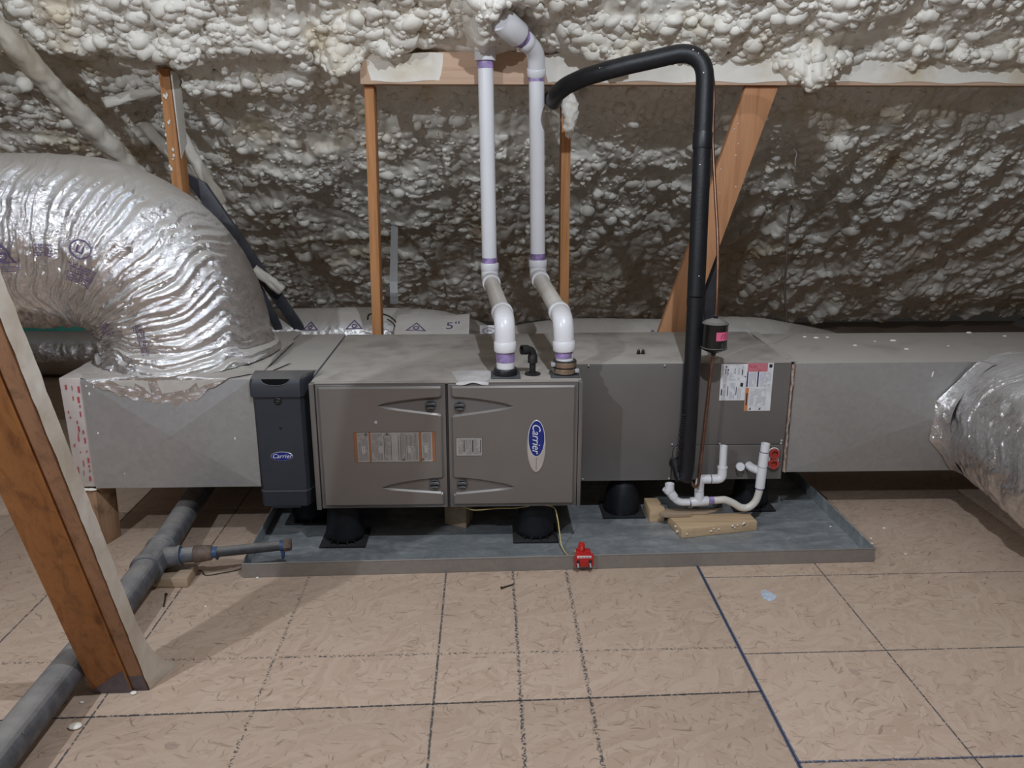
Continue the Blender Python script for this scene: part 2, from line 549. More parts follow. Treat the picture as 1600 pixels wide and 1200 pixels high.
def plate(bm, outline, y_back, y_front, bev=0.004, mi=0):
    """front-facing (towards -Y) raised panel from an x,z outline with a chamfered rim"""
    n = len(outline)
    A = sum(outline[i][0] * outline[(i + 1) % n][1] - outline[(i + 1) % n][0] * outline[i][1] for i in range(n))
    if A < 0:
        outline = outline[::-1]
    ins = []
    for i in range(n):
        p0, p1, p2 = (Vector(outline[k % n]) for k in (i - 1, i, i + 1))
        e1 = (p1 - p0).normalized(); e2 = (p2 - p1).normalized()
        n1 = Vector((-e1.y, e1.x)); n2 = Vector((-e2.y, e2.x))
        m = (n1 + n2)
        m = m / max(0.5, m.length_squared / 2) if m.length > 1e-6 else n1
        ins.append(p1 + m * bev)
    loops = []
    for pts, y in ((outline, y_back), (outline, y_front + bev * 0.9), (ins, y_front)):
        loops.append([bm.verts.new((p[0], y, p[1])) for p in pts])
    for a, b in ((0, 1), (1, 2)):
        for i in range(n):
            j = (i + 1) % n
            bm.faces.new([loops[a][i], loops[a][j], loops[b][j], loops[b][i]]).material_index = mi
    f = bm.faces.new(loops[2]); f.material_index = mi
    g = bm.faces.new(loops[0][::-1]); g.material_index = mi

def disc_y(bm, cx, cz, rx, rz, y_back, y_front, seg=36, bev=0.0015, mi=0):
    plate(bm, [(cx + rx * math.cos(2 * math.pi * k / seg), cz + rz * math.sin(2 * math.pi * k / seg)) for k in range(seg)], y_back, y_front, bev, mi)

def rrect(x0, x1, z0, z1, r, n=5):
    out = []
    for cx, cz, a0 in ((x1 - r, z0 + r, -90), (x1 - r, z1 - r, 0), (x0 + r, z1 - r, 90), (x0 + r, z0 + r, 180)):
        for k in range(n + 1):
            a = math.radians(a0 + 90 * k / n)
            out.append((cx + r * math.cos(a), cz + r * math.sin(a)))
    return out

def text_bm(body, size, ext=0.0006, shear=0.0, align='CENTER'):
    c = bpy.data.curves.new('lettering', 'FONT')
    c.body = body; c.size = size; c.extrude = ext; c.shear = shear
    c.align_x = align; c.align_y = 'CENTER'
    c.resolution_u = 3
    o = bpy.data.objects.new('lettering', c)
    COL.objects.link(o)
    bpy.context.view_layer.update()
    me = bpy.data.meshes.new_from_object(o.evaluated_get(bpy.context.evaluated_depsgraph_get()))
    bpy.data.objects.remove(o); bpy.data.curves.remove(c)
    bm = bmesh.new(); bm.from_mesh(me); bpy.data.meshes.remove(me)
    return bm

def front_text(body, size, x, y, z, rot=0.0, shear=0.0, ext=0.0006, sx=1.0, bold=0.0):
    """lettering on a face that looks towards -Y; rot turns it clockwise in degrees"""
    bm = text_bm(body, size, ext, shear)
    m = Matrix.Translation((x, y, z)) @ Matrix.Rotation(math.radians(rot), 4, 'Y') @ Matrix.Rotation(math.radians(90), 4, 'X') @ Matrix.Diagonal((sx, 1, 1, 1))
    bmesh.ops.transform(bm, matrix=m, verts=bm.verts)
    return bm

def np_mesh(name, V, F, mat, parent=None, smooth=180, kindorigin=None):
    me = bpy.data.meshes.new(name)
    V = np.asarray(V, dtype=np.float32); F = np.asarray(F, dtype=np.int32)
    me.vertices.add(len(V)); me.vertices.foreach_set('co', V.ravel())
    me.loops.add(F.size); me.loops.foreach_set('vertex_index', F.ravel())
    me.polygons.add(len(F))
    me.polygons.foreach_set('loop_start', np.arange(0, F.size, F.shape[1], dtype=np.int32))
    me.polygons.foreach_set('loop_total', np.full(len(F), F.shape[1], dtype=np.int32))
    me.update(calc_edges=True)
    finish(me, mat, smooth)
    return link_mesh(name, me, parent, kindorigin)

def grid_faces(nu, nv, wrap_v=False, flip=False):
    i = np.arange(nu - 1)[:, None]
    j = np.arange(nv if wrap_v else nv - 1)[None, :]
    a = i * nv + j; b = i * nv + (j + 1) % nv
    c = (i + 1) * nv + (j + 1) % nv; d = (i + 1) * nv + j
    F = np.stack([a, b, c, d], -1).reshape(-1, 4)
    return F[:, ::-1] if flip else F

def copy_thing(root, loc, label):
    r = root.copy(); COL.objects.link(r); r.location = loc
    r['label'] = label
    for ch in list(root.children):
        c = ch.copy(); COL.objects.link(c); c.parent = r
        for g in list(ch.children):
            d = g.copy(); COL.objects.link(d); d.parent = c
    return r

# ------------------------------------------------------------------ numpy noise
def vnoise(u, v, seed):
    rs = np.random.RandomState(seed); G = 64
    T = rs.rand(G, G)
    iu = np.floor(u).astype(int); iv = np.floor(v).astype(int)
    fu = u - iu; fv = v - iv
    fu = fu * fu * (3 - 2 * fu); fv = fv * fv * (3 - 2 * fv)
    a = T[iu % G, iv % G]; b = T[(iu + 1) % G, iv % G]; c = T[iu % G, (iv + 1) % G]; d = T[(iu + 1) % G, (iv + 1) % G]
    return (a * (1 - fu) + b * fu) * (1 - fv) + (c * (1 - fu) + d * fu) * fv

def fbm(u, v, seed, octs=4, gain=0.5):
    s = 0; a = 1; n = 0
    for k in range(octs):
        s = s + a * vnoise(u * 2 ** k + 17.3 * k, v * 2 ** k + 9.1 * k, seed + k); n += a; a *= gain
    return s / n

def lumps(u, v, seed, rmin=0.55, rmax=0.95):
    """rounded domes on a jittered grid; returns height 0..1"""
    rs = np.random.RandomState(seed); G = 97
    J = rs.rand(G, G, 2); R = rs.rand(G, G)
    iu = np.floor(u).astype(int); iv = np.floor(v).astype(int)
    h = np.zeros_like(u)
    for du in (-1, 0, 1):
        for dv in (-1, 0, 1):
            cu = iu + du; cv = iv + dv
            j = J[cu % G, cv % G]; rr = R[cu % G, cv % G]
            rad = rmin + (rmax - rmin) * rr
            d2 = ((u - cu - j[..., 0]) ** 2 + (v - cv - j[..., 1]) ** 2) / rad ** 2
            h = np.maximum(h, np.clip(1 - d2, 0, 1) ** 0.62 * (0.55 + 0.45 * rr) * rad / rmax)
    return h

def sstep(x, a, b):
    t = np.clip((x - a) / (b - a), 0, 1)
    return t * t * (3 - 2 * t)

# ------------------------------------------------------------------ the setting
TH = math.radians(30)
CY, CZ = 3.45, 1.69
bm = NB(); box(bm, -3.5, 4.3, -5.4, 6.6, -0.12, -0.021)
floor = obj('floor', bm, 'seam', None)
tag(floor, 'dark subfloor under the strand board panels', 'floor', None, 'structure')
CH = (0.045, 0.05, 0.058)
CHB = (0.06, 0.085, 0.15)
osb_l = osb_mat('strand_board_marked', [
    ('X', -0.143, 0, 0.0032, 0.25, CH), ('X', 0.075, 0, 0.0045, 0.55, CH), ('X', 0.250, 0, 0.0045, 0.6, CH),
    ('X', -0.586, 0, 0.0042, 0.85, CH), ('X', -0.972, 0, 0.0028, 0.2, CH), ('X', -1.375, 0, 0.003, 0.3, CH),
    ('Y', 1.985, 0.008, 0.0042, 0.9, CH), ('X', 0.6870, 0, 0.0034, 0, CHB), ('Y', 1.775, 0.03, 0.0036, 0.2, CH)])
osb_r = osb_mat('strand_board_chalked', [
    ('X', 1.11, -0.01, 0.0024, 0.1, CH), ('Y', 2.375, 0.01, 0.0022, 0.15, CH), ('Y', 1.95, 0.013, 0.0026, 0.1, CH),
    ('X', 0.6920, 0, 0.0030, 0, CHB), ('Y', 1.5365, 0.008, 0.004, 0.2, CHB)])
def panel(x0, x1, ya, yb, sl, m):
    bm = NB()
    g = 0.0014
    b = [(x0 + g, ya + sl * x0 + g, -0.02), (x1 - g, ya + sl * x1 + g, -0.02), (x1 - g, yb + sl * x1 - g, -0.02), (x0 + g, yb + sl * x0 - g, -0.02)]
    hexa(bm, b, [(p[0], p[1], 0.0) for p in b], 0.0008)
    return obj('osb_panel', bm, m, floor, 30)
for (x0, x1) in ((-1.75, 0.6895), (-3.5, -1.75)):
    for ya, yb in ((-5.3, -3.105), (-3.105, -0.665), (-0.665, 0.555), (0.555, 1.775), (1.775, 2.995), (2.995, 4.215), (4.215, 6.5)):
        panel(x0, x1, ya, yb, 0.03, osb_l)
for (x0, x1) in ((0.6895, 1.91), (1.91, 4.3)):
    for ya, yb in ((-5.3, -0.9), (-0.9, 1.535), (1.535, 3.975), (3.975, 6.5)):
        panel(x0, x1, ya, yb, 0.008, osb_r)

# foam-sprayed roof slope, in view: dense relief
s_up = np.arange(-0.62, 0.16, 0.0070)
s_dn = [0.16]
while s_dn[-1] < 3.15:
    s_dn.append(s_dn[-1] + 0.0076 + 0.0024 * s_dn[-1])
sv = np.concatenate([s_up, np.array(s_dn)])
xv = np.arange(-3.4, 4.2, 0.0088)
Sg, Xg = np.meshgrid(sv, xv, indexing='ij')
wx = (fbm(Xg / 0.16, Sg / 0.16, 11, 3) - 0.5) * 0.10
ws = (fbm(Xg / 0.16 + 31, Sg / 0.16, 14, 3) - 0.5) * 0.10
x1, s1 = Xg + wx, Sg + ws
big = (fbm(Xg / 0.42, Sg / 0.42, 21, 3) - 0.5) * 2
lower = sstep(Sg, 0.02, 0.25)
bay = ((Xg + 0.13 + 0.03 * np.sin(Sg * 3)) / 0.405) % 1.0
raf = np.exp(-((bay - 0.5) / 0.16) ** 2)
crease = np.exp(-((bay - 0.5) / 0.035 - 4.6) ** 2) + np.exp(-((bay - 0.5) / 0.035 + 4.6) ** 2)
mask = sstep(fbm(x1 / 0.22, s1 / 0.16, 33, 3), 0.30, 0.52)
sm_zone = np.exp(-((Sg - 0.12) / 0.10) ** 2) * sstep(Xg, -0.5, -0.2)        # smoother sprayed strip behind the purlin
mask = mask * (1 - 0.8 * sm_zone)
m2 = sstep(fbm(x1 / 0.09 + 5, s1 / 0.09, 39, 2), 0.2, 0.55)
wx2 = (fbm(Xg / 0.05, Sg / 0.05, 81, 2) - 0.5) * 0.012
ws2 = (fbm(Xg / 0.05 + 9, Sg / 0.05, 85, 2) - 0.5) * 0.012
st = 0.60 - 0.10 * lower                       # lumps hang as balls: longer along the slope
xa, sa = x1 + wx2, (s1 + ws2) * st
L1 = lumps(xa / 0.050, sa / 0.047, 41, 0.5, 0.85)
L1b = lumps(xa / 0.036 + 3, sa / 0.033, 44, 0.5, 0.85)
L2 = lumps(xa / 0.023, sa / 0.021, 43, 0.5, 0.85)
clus = lumps(x1 / 0.23, s1 / 0.15, 51)
folds = fbm((Xg + 0.35 * ws * 3) / 0.10, Sg / 0.42, 61, 3) - 0.5
h = 0.030 * big + 0.016 * raf * (0.4 + 0.6 * (1 - lower)) - 0.016 * crease * (1 - 0.5 * lower)
h += mask * (1 - 0.22 * lower) * 0.020 * clus
hl = mask * (1 - 0.15 * lower) * (0.024 * L1 * m2 + 0.016 * L1b + 0.007 * L2) + (1 - mask) * (0.010 * L1b + 0.006 * L2)
right = sstep(Xg, 1.2, 2.2)
h += lower * folds * (0.05 + 0.06 * right) + lower * 0.008 * clus
h -= 0.045 * sstep(Sg, 0.03, 0.15) * np.exp(-np.clip(Sg - 0.15, 0, 9) / 0.25)
# lobes of foam that hang over the purlin, and the sprayed-over purlin on the left
for gx, gs, rx, rs_, a in ((1.27, 0.0, 0.12, 0.085, 0.11), (2.05, -0.05, 0.22, 0.05, 0.035), (1.85, -0.03, 0.07, 0.05, 0.03), (-0.56, -0.02, 0.075, 0.05, 0.095), (-0.30, -0.07, 0.14, 0.035, 0.03), (0.50, -0.09, 0.12, 0.05, 0.035), (-0.005, -0.19, 0.06, 0.14, 0.10), (0.03, -0.36, 0.07, 0.06, 0.075)):
    h += a * np.exp(-(((Xg - gx) / rx) ** 2 + ((Sg - gs) / rs_) ** 2) ** 1.5)
h -= 0.06 * np.exp(-(((Xg - 0.13) / 0.09) ** 2 + ((Sg + 0.17) / 0.12) ** 2))
lf = 1 - sstep(Xg, -0.75, -0.60)
h += lf * 0.040 * np.exp(-((Sg + 0.09) / 0.05) ** 2) * (0.4 + 1.0 * fbm(Xg / 0.2, Sg * 0, 71, 2))
h -= lf * 0.035 * np.exp(-((Sg - 0.03) / 0.03) ** 2)
h += lf * 0.055 * np.exp(-((Sg - 0.17) / 0.05) ** 2) * (0.3 + fbm(Xg / 0.3, Sg * 0, 77, 2))
nrm = np.array([0, -math.sin(TH), -math.cos(TH)])
P = np.stack([Xg + 0.25 * wx * mask, CY + Sg * math.cos(TH), CZ - Sg * math.sin(TH)], -1) + (h + 0.45 * hl)[..., None] * nrm
P[..., 1] -= 1.0 * hl + 0.35 * np.clip(h, -1, 1)           # lumps bulge out towards the room
ceil = np_mesh('ceiling', P.reshape(-1, 3), grid_faces(len(sv), len(xv)), 'foam', None, 180, (0, CY, CZ))
tag(ceil, 'lumpy cream spray foam over the roof slope above and behind the furnace', 'ceiling', None, 'structure')

# popcorn beads of foam standing on that relief, too many to count
_b = bmesh.new(); bmesh.ops.create_icosphere(_b, subdivisions=2, radius=1.0)
ICO_V = np.array([list(v.co) for v in _b.verts]); ICO_F = np.array([[v.index for v in f.verts] for f in _b.faces]); _b.free()
def beads(x0, x1_, s0, s1_, cx, cs, r0, r1, seed, sink, thr=0.5):
    rs = np.random.RandomState(seed)
    gx, gs = np.meshgrid(np.arange(x0, x1_, cx), np.arange(s0, s1_, cs), indexing='ij')
    gx = (gx + rs.rand(*gx.shape) * cx).ravel(); gs = (gs + rs.rand(*gs.shape) * cs).ravel()
    i = np.clip(np.searchsorted(sv, gs), 0, len(sv) - 1); j = np.clip(np.searchsorted(xv, gx), 0, len(xv) - 1)
    keep = rs.rand(len(gx)) < np.clip((mask[i, j] - 0.12) * 1.5, 0, 1) * (1 - thr) + thr * 0.25
    i, j = i[keep], j[keep]; n = len(i)
    r = r0 + (r1 - r0) * rs.rand(n) ** 1.8
    r = r * (0.75 + 0.5 * m2[i, j])
    sc = r[:, None] * np.stack([0.85 + 0.55 * rs.rand(n), 0.85 + 0.4 * rs.rand(n), 0.75 + 0.35 * rs.rand(n)], -1)
    a = (rs.rand(n) - 0.5) * 1.2
    w1, w2 = rs.randn(n, 3), rs.randn(n, 3)
    jit = 1 + 0.16 * np.sin(2.2 * (ICO_V @ w1.T).T + 6.3 * rs.rand(n, 1))[..., None] + 0.11 * np.sin(3.6 * (ICO_V @ w2.T).T + 6.3 * rs.rand(n, 1))[..., None] + 0.07 * (rs.rand(n, len(ICO_V), 1) - 0.5)
    V = ICO_V[None] * jit * sc[:, None, :]
    ca, sa_ = np.cos(a)[:, None], np.sin(a)[:, None]
    V = np.stack([V[..., 0] * ca - V[..., 2] * sa_, V[..., 1], V[..., 0] * sa_ + V[..., 2] * ca], -1)
    V = V + (P[i, j] + np.array([0, sink * 0.8, sink * 0.5]) * r[:, None])[:, None, :]
    return V.reshape(-1, 3), n
BV = []; nb = 0
for args in ((-2.4, 2.6, -0.60, 0.02, 0.024, 0.040, 0.012, 0.032, 5, 0.55, 0.10), (-2.4, 2.6, -0.60, 0.02, 0.024, 0.038, 0.007, 0.013, 6, 0.25, 0.40),
             (-2.6, -0.7, 0.02, 0.50, 0.030, 0.048, 0.012, 0.028, 7, 0.5, 0.2),
             (-3.0, 3.4, 0.12, 1.30, 0.038, 0.068, 0.012, 0.030, 8, 0.58, 0.25), (-3.0, 3.4, 0.10, 1.10, 0.036, 0.062, 0.007, 0.013, 9, 0.35, 0.45),
             (-3.3, 4.1, 1.30, 3.0, 0.060, 0.120, 0.016, 0.036, 10, 0.58, 0.25)):
    v_, n_ = beads(*args); BV.append(v_); nb += n_
BV = np.concatenate(BV)
BF = (ICO_F[None] + (np.arange(nb) * len(ICO_V))[:, None, None]).reshape(-1, 3)
np_mesh('foam_beads', BV, BF, 'foam', ceil)['kind'] = 'stuff'

# rest of the attic shell, outside the frame
ry, rz = 0.6, CZ + math.tan(TH) * (CY - 0.6)
M['shell'] = simple('low_bounce_shell', (0.20, 0.175, 0.15), 0.85, 0, 0.2, 4)  # colour kept dark so the unseen shell bounces less light
def slab(name, pts, dv, m='shell'):
    bm = NB()
    hexa(bm, pts, [tuple(Vector(p) + Vector(dv)) for p in pts])
    return tag(obj(name, bm, m, None, 30), None, None, None, 'structure')
yh, zh = CY - 0.60 * math.cos(TH), CZ + 0.60 * math.sin(TH)
slab('ceiling', [(-3.5, yh, zh), (4.3, yh, zh), (4.3, ry, rz), (-3.5, ry, rz)], (0, 0.02, 0.1))
slab('ceiling', [(-3.5, ry, rz), (4.3, ry, rz), (4.3, -5.2, 0.0), (-3.5, -5.2, 0.0)], (0, -0.02, 0.1))
for nm, xa, xb in (('wall_left', -3.5, -3.4), ('wall_right', 4.2, 4.3)):
    bm = NB()
    vs = []
    for x in (xa, xb):
        vs.append([bm.verts.new((x, y, z)) for y, z in ((-5.3, 0), (6.4, 0), (ry, rz + 0.1))])
    bm.faces.new(vs[0]); bm.faces.new(vs[1][::-1])
    for i in range(3):
        j = (i + 1) % 3
        bm.faces.new([vs[0][i], vs[1][i], vs[1][j], vs[0][j]])
    tag(obj(nm, bm, 'shell', None, 30), None, None, None, 'structure')

# ------------------------------------------------------------------ flexible duct surfaces
class Flex:
    def __init__(self, path, R, seed, nth=160, amp=0.012, inner=None, flare=None, step=0.006, bias=0.25, freq=26.0, fine=1.0, squash=1.0):
        path = [Vector(p) for p in path]
        d = [0.0]
        for a, b in zip(path, path[1:]):
            d.append(d[-1] + (b - a).length)
        n = int(d[-1] / step)
        P0 = np.array([list(p) for p in path]); d = np.array(d)
        sl = np.linspace(0, d[-1], n)
        pp = np.stack([np.interp(sl, d, P0[:, k]) for k in range(3)], -1)
        for _ in range(10):
            pp[1:-1] = 0.25 * pp[:-2] + 0.5 * pp[1:-1] + 0.25 * pp[2:]
        _, T, N = frames([Vector(p) for p in pp])
        T = np.array([list(v) for v in T]); N = np.array([list(v) for v in N]); B = np.cross(T, N)
        th = np.linspace(0, 2 * math.pi, nth, endpoint=False)
        dirs = N[:, None, :] * np.cos(th)[None, :, None] + B[:, None, :] * np.sin(th)[None, :, None]
        SS, TT = np.meshgrid(sl, th, indexing='ij')
        cth, sth = np.cos(TT), np.sin(TT)
        if inner is not None:
            inn = (dirs @ np.array(inner))
            w = bias + (1 - bias) * sstep(inn, -0.65, 0.65)
        else:
            w = 1.0
        wob = (fbm(cth * 1.6 + 5, sth * 1.6 + SS * 2.0, seed, 3) - 0.5)
        q = SS * freq + wob * 3.2
        n1 = vnoise(q, cth * 1.3 + sth * 0.7 + 8, seed + 3)
        n2 = vnoise(q * 2.3 + 4, cth * 2.2 + 20 + sth * 1.9, seed + 5)
        n3 = fbm(q * 4.1 + 9, cth * 3.4 + 40 + sth * 3.1, seed + 7, 2)
        rid = (1 - np.abs(2 * n1 - 1)) * 0.75 + (1 - np.abs(2 * n2 - 1)) * 0.6 + fine * (1 - np.abs(2 * n3 - 1)) * 0.5 - 0.95
        low = fbm(SS / 0.16, cth * 0.8 + 3 + sth * 0.6, seed + 9, 2) - 0.5
        disp = amp * w * rid + 0.012 * low
        Rr = R * np.ones_like(SS)
        if flare is not None:
            for s0, wd, a in flare:
                Rr = Rr + a * np.exp(-((SS - s0) / wd) ** 2)
        self.P = pp[:, None, :] + dirs * (Rr + disp)[..., None]
        if squash != 1.0:
            c = pp[:, None, 2]
            self.P[..., 2] = c + (self.P[..., 2] - c) * squash
        self.dirs = dirs; self.sl = sl; self.nth = nth; self.R = R; self.Nv = N; self.Bv = B
    def build(self, name, mat, parent):
        nu, nv = self.P.shape[:2]
        F = grid_faces(nu, nv, True, flip=True)
        return np_mesh(name, self.P.reshape(-1, 3), F, mat, parent, 180)
    def at(self, s, th, off=0.0015):
        i = np.clip(s / self.sl[-1] * (len(self.sl) - 1), 0, len(self.sl) - 2.001)
        j = (th / (2 * math.pi) * self.nth) % self.nth
        i0 = int(i); j0 = int(j) % self.nth; fi = i - i0; fj = j - int(j); j1 = (j0 + 1) % self.nth
        g = lambda A: (A[i0, j0] * (1 - fj) + A[i0, j1] * fj) * (1 - fi) + (A[i0 + 1, j0] * (1 - fj) + A[i0 + 1, j1] * fj) * fi
        return Vector(g(self.P)) + Vector(g(self.dirs)) * off
    def theta(self, s, d):
        """angle whose radial direction is nearest to d at length s"""
        i = int(np.clip(s / self.sl[-1] * (len(self.sl) - 1), 0, len(self.sl) - 1))
        d = np.array(d)
        return math.atan2(self.Bv[i] @ d, self.Nv[i] @ d)
    def stamp(self, name, bm, s, d, mat, parent, flip=1, off=0.003):
        # flip: +1 where the duct runs to the right, -1 where it runs to the left
        """wrap flat artwork (x along the duct, y around it) onto the jacket"""
        bmesh.ops.triangulate(bm, faces=bm.faces)
        bmesh.ops.subdivide_edges(bm, edges=[e for e in bm.edges if e.calc_length() > 0.02], cuts=2)
        t0 = self.theta(s, d)
        for v in bm.verts:
            v.co = self.at(s + flip * v.co.x, t0 - flip * v.co.y / self.R, off + v.co.z)
        return obj(name, bm, mat, parent, 60)

def ring2(bm, r0, r1, cx=0, cy=0, n=20, sx=1.0):
    a = [bm.verts.new((cx + sx * r0 * math.cos(2 * math.pi * k / n), cy + r0 * math.sin(2 * math.pi * k / n), 0)) for k in range(n)]
    b = [bm.verts.new((cx + sx * r1 * math.cos(2 * math.pi * k / n), cy + r1 * math.sin(2 * math.pi * k / n), 0)) for k in range(n)]
    for k in range(n):
        j = (k + 1) % n
        bm.faces.new([a[k], a[j], b[j], b[k]])

def rect2(bm, x0, x1, y0, y1):
    bm.faces.new([bm.verts.new(p) for p in ((x0, y0, 0), (x1, y0, 0), (x1, y1, 0), (x0, y1, 0))])

def tri_logo(bm, sz=0.05):
    """outlined triangle with a ring inside, the stamp printed on the duct jackets"""
    A = [(-sz, -sz * 0.55), (sz, -sz * 0.55), (0, sz * 0.8)]
    c = (0, -sz * 0.1)
    o = [bm.verts.new((x, y, 0)) for x, y in A]
    i = [bm.verts.new((c[0] + (x - c[0]) * 0.74, c[1] + (y - c[1]) * 0.74, 0)) for x, y in A]
    for k in range(3):
        j = (k + 1) % 3
        bm.faces.new([o[k], o[j], i[j], i[k]])
    ring2(bm, sz * 0.17, sz * 0.30, 0, -sz * 0.12)
    return bm

# ------------------------------------------------------------------ purlin, posts, braces
purlin = thing('purlin', (0.8, 3.43, 1.58), 'long wooden purlin across the roof slope, half covered with cream foam', 'beam')
bm = NB(); box(bm, -0.49, 3.6, 3.43, 3.52, 1.580, 1.70, 0.003); obj('board', bm, 'wood_beam', purlin)
# foam overspray on the purlin face
def blob_grid(nu, nv, fn):
    u, v = np.meshgrid(np.linspace(0, 1, nu), np.linspace(0, 1, nv), indexing='ij')
    return fn(u, v).reshape(-1, 3), grid_faces(nu, nv)
def overspray(x0, x1, seed):
    def fn(u, v):
        x = x0 + (x1 - x0) * u
        z = 1.591 + v * 0.10 + 0.004 * np.sin(x * 23)
        e = np.minimum(np.minimum(u, 1 - u) * (x1 - x0) / 0.05, 1)
        y = 3.4285 - e * (0.0015 + 0.016 * v ** 2 + 0.010 * v * lumps(x / 0.07, z / 0.05, seed)) + (1 - e) * 0.004
        return np.stack([x, y, z], -1)
    V, F = blob_grid(int((x1 - x0) / 0.008), 14, fn)
    return np_mesh('foam_overspray', V, F, 'foam', purlin)
overspray(-0.47, -0.16, 3); overspray(0.22, 3.5, 5)

def post(x0, x1, y0, y1, z1, label, lean=0.0):
    t = thing('post', ((x0 + x1) / 2, (y0 + y1) / 2, 0), label, 'post', None)
    bm = NB()
    hexa(bm, [(x0, y0, 0), (x1, y0, 0), (x1, y1, 0), (x0, y1, 0)], [(x0 + lean, y0, z1), (x1 + lean, y0, z1), (x1 + lean, y1, z1), (x0 + lean, y1, z1)], 0.002)
    obj('stud', bm, 'wood_post', t)
    return t
p1 = post(-0.501, -0.463, 3.47, 3.555, 1.579, 'slim orange wooden post left of the white pipes', 0.02)
p2 = post(0.310, 0.348, 3.47, 3.555, 1.579, 'slim orange wooden post with a foam-crusted top, right of the white pipes', -0.008)
p3 = post(-1.262, -1.220, 3.47, 3.555, 1.64, 'reddish wooden post with foam flecks behind the big silver duct', -0.016)
def foam_sleeve(parent, x, y, z0, z1, r, seed, sx=1.0):
    bm = NB()
    n = 24
    path = [(x, y, z0 + (z1 - z0) * k / n) for k in range(n + 1)]
    rr = [r * (0.30 + 0.70 * math.sin(math.pi * 0.5 * min(1, k / (0.6 * n)))) * (1 if k < n - 4 else 1 - 0.14 * (k - n + 4)) for k in range(n + 1)]
    tube(bm, path, rr, 20, True, 0, lambda i, a: 1 + 0.16 * math.sin(3 * a + i * 0.4 + seed) + 0.12 * math.sin(7 * a - i * 0.9) + 0.08 * math.sin(i * 1.7 + 2 * a))
    return obj('foam_crust', bm, 'foam', parent, 180)
foam_sleeve(p2, 0.333, 3.480, 1.375, 1.555, 0.033, 1)
bm = NB()
rs = random.Random(5)
for k in range(16):
    z = rs.uniform(1.25, 1.55); x = rs.uniform(-1.283, -1.250)
    bmesh.ops.create_icosphere(bm, subdivisions=1, radius=rs.uniform(0.003, 0.007), matrix=Matrix.Translation((x, 3.468, z)) @ Matrix.Diagonal((1, 0.5, 1.6, 1)))
obj('foam_flecks', bm, 'foam', p3, 180)['kind'] = 'stuff'

bm = NB(); hexa(bm, [(-1.2255, 3.472, 1.30), (-1.2235, 3.472, 1.30), (-1.2235, 3.554, 1.36), (-1.2255, 3.554, 1.36)], [(-1.2325, 3.470, 1.63), (-1.2255, 3.470, 1.63), (-1.2235, 3.554, 1.63), (-1.2325, 3.554, 1.63)]); obj('foam_film', bm, 'foam_dark', p3)
dg = thing('diagonal_brace', (0.81, 3.47, 0), 'slanted orange wooden brace behind the black insulated line', 'brace')
bm = NB()
def dpt(x, z, y): return (x, y, z)
hexa(bm, [(0.56, 3.46, 0), (0.683, 3.46, 0), (0.683, 3.498, 0), (0.56, 3.498, 0)], [(1.036, 3.46, 1.579), (1.168, 3.46, 1.579), (1.168, 3.498, 1.579), (1.036, 3.498, 1.579)], 0.002)
obj('board', bm, 'wood_brace', dg)
bm = NB(); rs = random.Random(9)
for k in range(9):
    t_ = rs.uniform(0.55, 0.95); x = 0.62 + t_ * 0.48 + rs.uniform(-0.05, 0.05)
    bmesh.ops.create_icosphere(bm, subdivisions=1, radius=rs.uniform(0.002, 0.004), matrix=Matrix.Translation((x, 3.459, 1.579 * t_)))
obj('foam_flecks', bm, 'foam', dg, 180)['kind'] = 'stuff'

# leaning doubled brace in the left foreground
fb = thing('leaning_brace', (-0.95, 1.86, 0), 'leaning doubled lumber brace in the left foreground, foam on its foot', 'brace')
def lean_pt(x, y, z): return (x, y - 0.355 * z, z)
def lean_board(x0, x1, y0, y1, m, ztop=2.6, z0=-0.002):
    bm = NB()
    q = [(x0, y0), (x1, y0), (x1, y1), (x0, y1)]
    hexa(bm, [lean_pt(x, y, z0) for x, y in q], [lean_pt(x, y, ztop) for x, y in q], 0.003)
    return obj('board', bm, m, fb)
lean_board(-1.010, -0.9115, 1.838, 1.880, 'wood_front')
lean_board(-0.9105, -0.874, 1.846, 1.898, 'wood_front2')
# dried foam film over the right flank and foot
def fn(u, v):
    z = 0.0 + u * 2.5
    w = 0.034 * np.exp(-z / 0.05) + 0.002
    y = 1.846 + v * (0.050 + 0.070 * np.exp(-z / 0.06))
    x = -0.8735 + 0.0015 + 0.0035 * fbm(z / 0.03, v * 3, 4, 2) + w * v ** 1.2
    return np.stack([x, y - 0.355 * z, z + 0.001], -1)
V, F = blob_grid(260, 14, fn)
np_mesh('foam_film', V, F, foam_mat('foam_film', (0.52, 0.45, 0.37), (0.43, 0.36, 0.285)), fb)
bm = NB()
hexa(bm, [lean_pt(-1.0085, 1.8378, 0), lean_pt(-0.9125, 1.8378, 0), lean_pt(-0.9125, 1.8395, 0), lean_pt(-1.0085, 1.8395, 0)],
     [lean_pt(-1.0085, 1.8372, 0.012), lean_pt(-0.9125, 1.8372, 0.085), lean_pt(-0.9125, 1.8395, 0.085), lean_pt(-1.0085, 1.8395, 0.012)])
hexa(bm, [lean_pt(-0.910, 1.8455, 0), lean_pt(-0.8745, 1.8455, 0), lean_pt(-0.8745, 1.8465, 0), lean_pt(-0.910, 1.8465, 0)],
     [lean_pt(-0.910, 1.8452, 0.055), lean_pt(-0.8745, 1.8452, 0.058), lean_pt(-0.8745, 1.8465, 0.058), lean_pt(-0.910, 1.8465, 0.055)])
obj('grey_smear', bm, simple('grey_smear', (0.13, 0.105, 0.12), 0.7, 0, 0.2, 40), fb)

